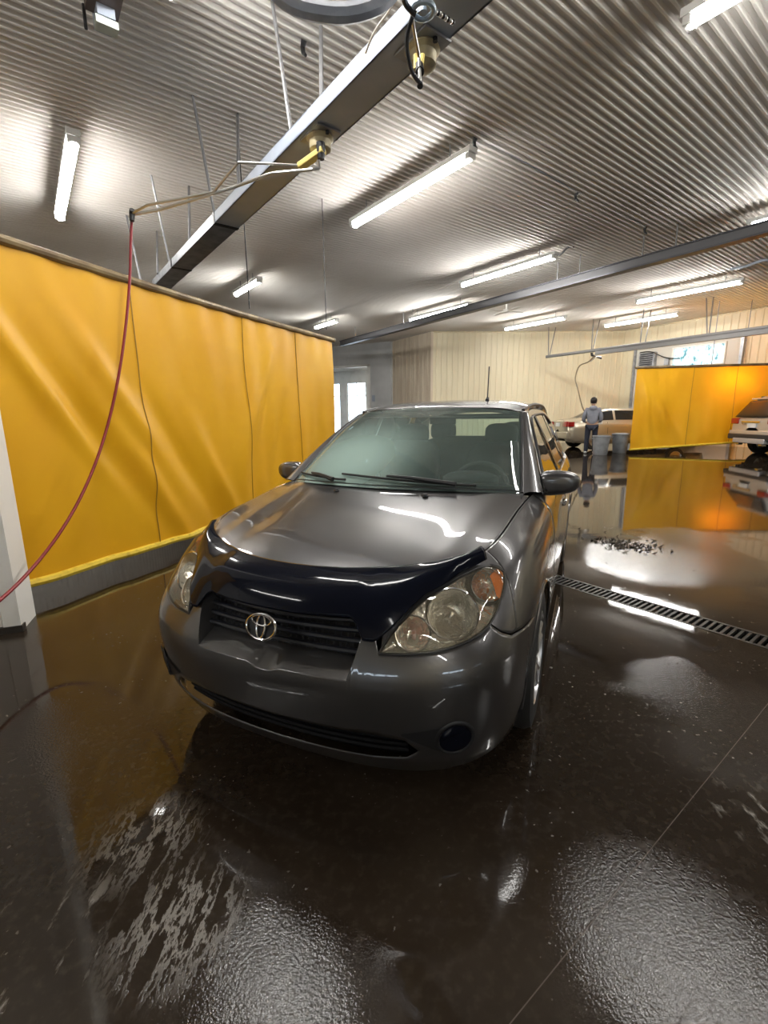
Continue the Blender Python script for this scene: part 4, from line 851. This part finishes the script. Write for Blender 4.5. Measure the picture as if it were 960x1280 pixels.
MB().grid(G, True, True).build('pulley_ring', M_blue, b2); MB().lathe([(0, .01), (.018, .01), (.022, -.01), (0, -.012)], 14, 'z', cr).build('pulley_hub', M_blue, b2)
for q, (x, y) in enumerate(((533, -2), (524, -3))): MB().tube([cr+ZZ*.02, onz(x, y, 3.52)], .018, 8).build('pulley_strap', mat('pale strap', (.55, .55, .60), .5), b2)
ch = lin([onz(541, 12, 3.42), onz(566, 28, 3.50)], 9)
for k, p in enumerate(ch): superell(p, (.013, .013, .013), 1, 8, 6).build('chain_link', M_steel if k % 2 else M_dark, b2)
dh0, dh1 = onz(335, -22, 3.15), onz(500, -30, 3.25)
cable('duct_hose', [np.array([dh0[0]-.05, dh0[1]-.25, HC]), np.array([dh0[0]-.04, dh0[1]-.15, 3.7]), dh0, onz(362, 3, 3.10), onz(395, 14, 3.07), (onz(430, 17, 3.07)), onz(462, 10, 3.1), onz(488, -8, 3.18), dh1, np.array([dh1[0]+.04, dh1[1]-.15, 3.8]), np.array([dh1[0]+.04, dh1[1]-.2, HC])], .036, M_hosegr, 'thick blue grey hose drooping beside the folded spray boom', 'hose', n=90)
cable('white_cable', [onz(496, -8, 3.40), onz(486, 14, 3.44), onz(468, 40, 3.49), onz(457, 66, 3.50)], .006, M_white, 'thin white cable looping off the channel beam edge')

# ---------------------------------------------------------------- far wall fittings
fb = thing('spray_boom', 'small spray boom with thin hanging hose on the far pipe rail', 'boom')
q = pA2+dPR*(((onz(755, 440, ZF)-pA2)@dPR)); Yq = q[1]
q = q-ZZ*.07
MB().tube([q, q-ZZ*.08, aty(752, 448, Yq)], [.05, .045, .03], 8).build('swivel_mount', M_dark, fb)
person_px = onfloor(738, 566)
MB().tube(spl([aty(752, 446, Yq), aty(744, 445, Yq-.05), aty(736, 452, Yq-.15), aty(724, 458, Yq-.3), aty(720.5, 466, Yq-.35), aty(721, 482, (Yq+person_px[1])/2), aty(725, 498, person_px[1]+.6), aty(731, 515, person_px[1]+.35), aty(741, 527, person_px[1]+.28)], 60), .022, 6).build('boom_hose', mat('brown hose', (.16, .12, .06), .5), fb)
MB().tube([aty(752, 446, Yq), aty(745, 446, Yq-.05), aty(738, 452, Yq-.12)], .02, 6).build('boom_arm', M_steel, fb)
ht = thing('wall_heater', 'grey louvred heater unit on the wall above the far yellow curtain', 'heater')
h1, h2 = onpl(797, 461, C3+nD*.3, nD), onpl(818, 441, C3+nD*.3, nD); sA, sB = (h1-C3)@dD, (h2-C3)@dD; hz0_, hz1_ = h1[2], h1[2]+(onpl(797, 442, C3+nD*.3, nD)[2]-h1[2])
MB().box((sA, .02, hz0_), (sB, .28, hz1_), (dD, nD, ZZ), C3).build('cabinet', M_galv, ht, smooth=False)
for k in range(7):
    z = hz0_+.06+(hz1_-hz0_-.12)*k/6; MB().box((sA+.06, .26, z-.025), (sB-.06, .315, z+.015), (dD, nD, ZZ), C3).build('louvre', M_rail, ht, smooth=False)
jb = onpl(833, 452, C3+nD*.15, nD); tag(MB().box((-.08, -.12, -.12), (.08, .02, .12), (dD, nD, ZZ), jb).build('junction_box', M_galv, smooth=False), 'small grey junction box beside the strip window', 'box')
cable('heater_wire', [onpl(800, 441, C3+nD*.3, nD), onpl(818, 441, C3+nD*.35, nD), onpl(826, 445, C3+nD*.25, nD), onpl(850, 448, C3+nD*.2, nD)], .02, M_dark, 'dark wire looping from the heater to the strip window')
dc = thing('wall_dispenser', 'grey wall box on the cream wall beside the far curtain edge', 'box')
w1 = np.array([*WB, 0.]); wn = np.array([0.037, -1, 0.]); 
for k, (ya, yb_, m) in enumerate(((480, 491, M_galv), (494, 506, M_galvdk))):
    pa, pb = onpl(782, yb_, w1+wn*.2, wn), onpl(789, ya, w1+wn*.2, wn); MB().box((pa[0], pa[1]-.02, pa[2]), (pb[0], pa[1]+.20, pb[2])).build('dispenser_unit', m, dc, smooth=False, bevel=.01)
MB().tube([np.array([pa[0]+.1, pa[1]+.1, 0.2]), np.array([pa[0]+.1, pa[1]+.1, HC-.9])], .03, 8).build('conduit', M_grey, dc)
vb = onpl(467, 498, A0+nA*.12, nA); tag(MB().box((-.06, -.05, -.14), (.06, .05, .14), (dA, nA, ZZ), vb).build('wall_switch', M_galvdk, smooth=False), 'small grey switch box beside the daylit opening', 'switch')
fn = thing('ceiling_fan', 'small pale ceiling fan beyond the dark trolley rail', 'fan', onz(633, 389, HC-.25))
MB().tube([(0, 0, .25), (0, 0, .05)], .03, 8).build('drop_pole', M_white, fn); MB().lathe([(0, .06), (.11, .05), (.12, -.03), (0, -.06)], 16).build('motor', M_white, fn)
for k in range(4):
    a = k*math.pi/2+.35; MB().box((.1, -.06, -.006), (.62, .06, .006), (np.array([math.cos(a), math.sin(a), 0]), np.array([-math.sin(a), math.cos(a), 0]), ZZ)).build('blade', M_white, fn, smooth=False)

# ================================================================ FAR CARS
def far_car(name, label, loc, rz, st, paint, glass, W, tire, wheels, lamps, extra):
    """st: stations from tail to nose (y, half width, zbottom, zbelt, roof half width, zroof)"""
    t = thing(name, label, 'car', loc, rz); C = []
    for y, w_, zb, zbelt, rw, zr in st:
        C.append([(w_*.88, y, zb), (w_*.97, y, zb+.12), (w_, y, (zb+.12+zbelt)*.5), (w_*.985, y, zbelt-.10), (w_*.93, y, zbelt), (rw+.06*(w_-rw), y, zr-.09) if zr-zbelt > .2 else (rw+.5*(w_*.93-rw), y, (zbelt+zr)/2), (rw*.8, y, zr-.018), (0, y, zr)])
    S = Surf(C); cs = np.linspace(0, len(st)-1, 70); G = S.grid(cs, np.linspace(0, 7, 40)); Gm = np.concatenate([G, (G*[-1, 1, 1])[:, ::-1]], 1)
    mb = MB().grid(Gm)
    for e, dy in ((Gm[0], -.03), (Gm[-1], .03)):
        c_ = e.mean(0); mb.grid(np.stack([e, e*.6+c_*.4+np.array([0, dy*.8, 0]), np.repeat((c_+np.array([0, dy, 0]))[None], len(e), 0)], 0))
    mb.build('body_shell', paint, t, weld=.001, angle=50)
    for wy in wheels:
        for m in (1, -1):
            o = D.objects.new('wheel', None); link(o, t); o.location = (m*(W-.12), wy, tire); o.rotation_euler = (0, 0, 0 if m > 0 else math.pi); h = .10
            MB().lathe([(tire*.62, -h), (tire*.95, -h), (tire, -h*.6), (tire, h*.6), (tire*.95, h), (tire*.64, h), (tire*.6, h*.6)], 28, 'x').build('tyre', M_rub, o)
            MB().lathe([(tire*.64, h), (tire*.58, h*.7), (.06, h*.6), (.05, h*.95), (0, h)], 20, 'x').build('rim', M_alloy, o)
            A_ = [(m*(W+.004), wy+(tire+.05)*math.cos(a), tire+(tire+.05)*math.sin(a)) for a in np.linspace(-.15, math.pi+.15, 25)]; B_ = [(m*(W-.02), wy+(tire-.02)*math.cos(a), tire+(tire-.02)*math.sin(a)) for a in np.linspace(-.15, math.pi+.15, 25)]
            MB().grid(ruled(A_, B_, 2)).build('wheel_arch', M_blk, t)
    def patch(nm, c0, c1, r0, r1, m, mt, off=.008):
        for s in ((1, -1) if m == 0 else (m,)):
            G = []
            for k in np.linspace(0, 1, 10):
                row = []
                for q in np.linspace(0, 1, 8):
                    ca, cb = (c0[0]+(c1[0]-c0[0])*k, c0[1]+(c1[1]-c0[1])*k); c_ = ca+(cb-ca)*q; r_ = r0+(r1-r0)*q; P = S.pt(c_, r_); n_ = S.nrm(c_, r_); n_ = n_ if n_[0]*1+n_[2] > 0 else -n_; row.append((P+n_*off)*[s, 1, 1])
                G.append(row)
            MB().grid(G).build(nm, mt, t, angle=180)
    for nm, c0, c1, r0, r1, m in glass: patch(nm, c0, c1, r0, r1, m, M_carglass)
    extra(t, S, patch); return t
M_carglass = mat('tinted car glass', (.012, .014, .016), .12, spec=.4)
M_gold = mat('champagne paint', (.42, .37, .28), .35, .5, coat=1, coat_rough=.04); M_silver = mat('silver paint', (.58, .58, .58), .32, .5, coat=1, coat_rough=.04)
M_redl = mat('red lamp', (.35, .01, .01), .15, coat=1); M_plate = mat('white plate', (.7, .72, .72), .4)
def ex_sedan(t, S, patch):
    for m in (1, -1):
        rbox((m*.60-.16, -.045, .80), (m*.60+.16, .05, .98), .02).build('tail_lamp', M_redl, t); rbox((m*.83-.035, -.02, .80), (m*.83+.035, .20, .97), .02).build('tail_lamp', M_redl, t)
        for k, y in enumerate((1.75, 2.75)): MB().tube([(m*.885, y, .80), (m*.90, y+.08, .80), (m*.885, y+.16, .80)], .013, 6).build('door_handle', M_gold, t)
        MB().box((m*.905-.01, .9, .50), (m*.905+.01, 4.1, .55)).build('side_moulding', M_gold, t, smooth=False)
        for y in (1.35, 2.35, 3.3): MB().tube([(m*.845, y, .95), (m*.905, y, .75), (m*.91, y, .55), (m*.90, y, .34)], .006, 5).build('door_seam', M_blk, t)
    MB().box((-.17, -.045, .80), (.17, -.02, .93)).build('number_plate', M_plate, t, smooth=False); rbox((-.86, -.07, .38), (.86, .10, .62), .05).build('rear_bumper', M_gold, t); MB().box((-.5, -.05, .96), (.5, -.02, .99)).build('trunk_trim', M_chrome, t, smooth=False)
ps = onfloor(697, 563); hd = math.radians(88); sx, sy = 6.80, 17.0
sed = far_car('sedan', 'champagne gold sedan by the cream far wall behind the person', (sx-.45, sy, floor_z(sx+1, sy)), -hd, [(0, .80, .30, .78, .60, .98), (.10, .86, .27, .84, .64, 1.02), (.45, .90, .24, .90, .66, 1.06), (.65, .905, .22, .92, .62, 1.10), (1.25, .91, .2, .93, .56, 1.37), (2.0, .91, .2, .93, .57, 1.42), (2.9, .91, .2, .93, .56, 1.37), (3.75, .905, .2, .93, .62, 1.06), (4.3, .89, .2, .88, .62, .97), (4.8, .82, .22, .74, .6, .84), (5.0, .70, .26, .60, .5, .68)],
  M_gold, [('rear_window', (2.95, 2.95), (3.95, 3.95), 5.4, 7.0, 0), ('side_window', (3.0, 3.75), (4.45, 4.5), 4.25, 5.0, 0), ('side_window', (4.55, 4.6), (6.4, 5.9), 4.25, 5.0, 0)], .90, .33, (.95, 3.85), None, ex_sedan)
def ex_suv(t, S, patch):
    M_clad = mat('dark cladding', (.03, .03, .032), .5); M_skid = mat('silver skid plate', (.5, .5, .52), .4, .4)
    G = [[((.72-.14*k)*s, -.055+.30*k-.02*(1-s*s), 1.10+.46*k) for s in np.linspace(-1, 1, 15)] for k in np.linspace(0, 1, 8)]; MB().grid(G).build('rear_window', M_carglass, t, thick=.01)
    rbox((-.60, .26, 1.585), (.60, .42, 1.63), .02).build('rear_spoiler', M_silver, t)
    for m in (1, -1):
        rbox((m*.72-.16, -.055, .90), (m*.72+.14, .10, 1.07), .03).build('tail_lamp', M_redl, t); rbox((m*.80-.05, .02, .93), (m*.80+.075, .30, 1.06), .025).build('tail_lamp', M_redl, t)
        MB().tube([(m*.55, .5, 1.66), (m*.56, 1.4, 1.71), (m*.55, 2.5, 1.69)], .02, 6).build('roof_rail', M_clad, t)
        rbox((m*.45-.06, -.08, .30), (m*.45+.06, .05, .36), .015).build('exhaust_tip', M_chrome, t)
        MB().box((m*.925-.012, .8, .30), (m*.925+.012, 3.9, .45)).build('side_cladding', M_clad, t, smooth=False)
    rbox((-.90, -.09, .46), (.90, .25, .62), .04).build('rear_bumper', M_clad, t); rbox((-.62, -.115, .36), (.62, .10, .50), .03).build('skid_plate', M_skid, t); rbox((-.88, -.07, .60), (.88, .12, .72), .035).build('bumper_step', M_silver, t)
    MB().box((-.17, -.06, .80), (.17, -.035, .92)).build('number_plate', M_plate, t, smooth=False); MB().box((-.42, -.06, .94), (.30, -.03, .985)).build('hatch_trim', M_chrome, t, smooth=False)
    MB().grid(ell(0, 0, .08, .035, .008, .01), True, True).build('emblem', M_chrome, t).location = (-.33, -.05, .93)
    MB().tube([(-.05, -.02, 1.10), (.2, .06, 1.22), (.32, .09, 1.27)], .012, 6).build('rear_wiper', M_blk, t)
psu = onfloor(918, 566); SX, SY = psu[0]-.30, psu[1]-.05
suv = far_car('suv', 'silver compact sport utility vehicle before the far yellow curtain', (SX, SY-.92, floor_z(SX, SY-.9)), -math.radians(93), [(0, .86, .42, 1.02, .66, 1.10), (.10, .90, .38, 1.04, .64, 1.26), (.38, .92, .34, 1.06, .60, 1.60), (1.2, .925, .3, 1.06, .62, 1.675), (2.4, .925, .28, 1.04, .61, 1.66), (3.2, .92, .28, 1.02, .62, 1.26), (3.6, .91, .28, 1.0, .64, 1.10), (4.2, .88, .3, .92, .62, .99), (4.5, .74, .36, .7, .55, .78)],
  M_silver, [('side_window', (1.7, 1.95), (2.7, 2.75), 4.2, 5.0, 0), ('side_window', (2.8, 2.85), (4.6, 4.3), 4.2, 5.0, 0), ('windshield', (4.4, 4.35), (5.8, 5.8), 5.6, 7., 0)], .92, .355, (.86, 3.55), None, ex_suv)

# ================================================================ PERSON WITH BACK TURNED, BINS
def skin_obj(name, nodes, edges, m, parent, sub=2, root=0):
    me = D.meshes.new(name); me.from_pydata([n[:3] for n in nodes], edges, []); me.materials.append(m); o = D.objects.new(name, me); link(o, parent)
    s = o.modifiers.new('skin', 'SKIN'); s.use_smooth_shade = True; L_ = me.skin_vertices[0].data if me.skin_vertices else None
    if L_ is None:
        bm = bmesh.new(); bm.from_mesh(me); bm.verts.layers.skin.verify(); bm.to_mesh(me); bm.free(); L_ = me.skin_vertices[0].data
    for k, n in enumerate(nodes): r = n[3]; L_[k].radius = r if hasattr(r, '__len__') else (r, r); L_[k].use_root = (k == root)
    q = o.modifiers.new('sub', 'SUBSURF'); q.levels = sub; q.render_levels = sub; return o
pp = onfloor(737, 567); pz = floor_z(pp[0], pp[1])
per = thing('person', 'person in grey hooded sweatshirt and dark jeans standing behind the gold sedan with back turned', 'person', (pp[0], pp[1], pz), math.radians(-22))
M_skin = mat('skin', (.42, .25, .17), .5); M_hood = mat('grey sweatshirt', (.27, .28, .32), .85, var=(8, (.20, .21, .25), .4, .7)); M_jean = mat('dark jeans', (.02, .024, .04), .8); M_hair = mat('dark hair', (.012, .008, .006), .6); M_shoe = mat('pale sneakers', (.55, .55, .53), .6)
# figure faces +Y (away from the camera)
N_ = [(0, 0, .95, (.15, .11)), (0, 0, 1.12, (.14, .10)), (0, .0, 1.30, (.16, .11)), (0, -.01, 1.43, (.09, .07)), (0, 0, 1.50, .052), (0, .01, 1.58, (.075, .085)), (0, .01, 1.66, (.075, .09)), (0, .005, 1.72, (.045, .05))]; E_ = [(k, k+1) for k in range(7)]
def limb(base, pts):
    i = base
    for p in pts: N_.append(p); E_.append((i, len(N_)-1)); i = len(N_)-1
    return i
for m in (1, -1):
    h_ = limb(2, [(m*.17, 0, 1.40, .062), (m*.235, -.02, 1.20, .048), (m*.25, .03, 1.07, .042), (m*.20, .20, 1.00, .034), (m*.16, .28, .99, (.036, .018))])
    for f_, (dx, dz, ln) in enumerate(((-.030, .02, .065), (-.012, .005, .085), (.006, -.003, .09), (.022, -.008, .08))): limb(h_, [(m*.16+dx*m, .31, .99+dz, .009), (m*.16+dx*m, .31+ln*.5, .975+dz, .008), (m*.16+dx*m*.9, .31+ln*.7, .95+dz, .007)])
    limb(h_, [(m*.16-m*.04, .29, 1.01, .010), (m*.16-m*.055, .32, 1.005, .008)])
    limb(0, [(m*.10, 0, .86, .085), (m*.115, .02, .50, .058), (m*.125, -.02, .12, .042), (m*.13, .0, .05, .042), (m*.135, .13, .035, .035)])
body = skin_obj('body', N_, E_, M_skin, per)
hn = [(0, 0, .90, (.175, .135)), (0, 0, 1.08, (.165, .125)), (0, 0, 1.30, (.185, .13)), (0, -.01, 1.43, (.11, .09)), (0, -.02, 1.48, (.075, .07))]; he = [(0, 1), (1, 2), (2, 3), (3, 4)]
for m in (1, -1):
    i = 2
    for p in [(m*.18, 0, 1.395, .08), (m*.245, -.02, 1.20, .068), (m*.26, .03, 1.07, .062), (m*.215, .16, 1.01, .05)]: hn.append(p); he.append((i, len(hn)-1)); i = len(hn)-1
skin_obj('sweatshirt', hn, he, M_hood, per)
hb = superell((0, -.085, 1.44), (.12, .055, .075), .9); hb.build('hood', M_hood, per)
jn = [(0, 0, .92, (.165, .125))]; je = []
for m in (1, -1):
    i = 0
    for p in [(m*.105, 0, .84, .105), (m*.115, .02, .50, .082), (m*.125, -.015, .12, .068), (m*.127, -.01, .06, .066)]: jn.append(p); je.append((i, len(jn)-1)); i = len(jn)-1
skin_obj('jeans', jn, je, M_jean, per)
for m in (1, -1): superell((m*.13, .05, .045), (.052, .14, .045), .7).build('shoe', M_shoe, per)
hr = superell((0, -.005, 1.665), (.098, .112, .108), .95, 24, 18); r_ = np.random.default_rng(5); hr.v = [(x*(1+.05*r_.random()), y*(1+.05*r_.random()), z+.012*r_.random()) for x, y, z in hr.v]; hr.build('hair', M_hair, per)
for m in (1, -1): superell((m*.083, .015, 1.60), (.012, .022, .032), .9, 10, 8).build('ear', M_skin, per)
tag(rbox((-.05, -.03, -.06), (.05, .03, .06), .02).build('wash_mitt', mat('white mitt', (.75, .75, .72), .8), None), 'white wash mitt held at the right side of the person', 'mitt').location = aty(751, 528, pp[1]+.30)
M_bin = mat('grey plastic bin', (.30, .31, .32), .55, var=(6, (.22, .23, .24), .45, .7)); M_bin2 = mat('darker grey plastic bin', (.19, .20, .21), .55, var=(6, (.13, .14, .15), .45, .7))
for k, (x, y, m, lb) in enumerate(((750, 568.5, M_bin, 'light grey round trash bin next to the person'), (774, 566, M_bin2, 'darker grey round trash bin next to the far curtain edge'))):
    p = onfloor(x, y); t = thing('trash_bin', lb, 'bin', (p[0], p[1], floor_z(p[0], p[1])), 0, 'bins by the far car')
    MB().lathe([(0, .0), (.19, .0), (.205, .02), (.245, .55), (.262, .56), (.262, .60), (.245, .60), (.238, .55), (.20, .05), (0, .05)], 32).build('bin_body', m, t, angle=40)
    for a in (0, math.pi): MB().tube([(.245*math.cos(a), -.06, .52), (.275*math.cos(a), -.05, .50), (.275*math.cos(a), .05, .50), (.245*math.cos(a), .06, .52)], .012, 6).build('bin_handle', m, t)
    if k == 1: MB().lathe([(.0, .64), (.15, .635), (.265, .615), (.27, .59), (.262, .59)], 32).build('bin_lid', m, t)
# ---------------------------------------------------------------- small things on the floor
r_ = np.random.default_rng(9); mb = MB()
for k in range(150):
    x = r_.normal(0, 1); px_, py_ = 783+x*22, 681+r_.normal(0, 1)*4+x*3.2; p = onfloor(px_, py_); a = r_.uniform(0, 6.28); l, w_ = r_.uniform(.012, .05), r_.uniform(.006, .016); c_, s_ = math.cos(a), math.sin(a); z = floor_z(p[0], p[1])+.002
    mb.add([(p[0]+l*c_, p[1]+l*s_, z+r_.uniform(0, .03)), (p[0]-w_*s_, p[1]+w_*c_, z+.006), (p[0]-l*c_, p[1]-l*s_, z), (p[0]+w_*s_, p[1]-w_*c_, z)], [(0, 1, 2), (0, 2, 3)])
o = mb.build('wet_debris', mat('wet leaf debris', (.03, .022, .012), .8), smooth=False); o['kind'] = 'stuff'; tag(o, 'small heap of dark wet leaf debris on the floor beyond the drain', 'debris')
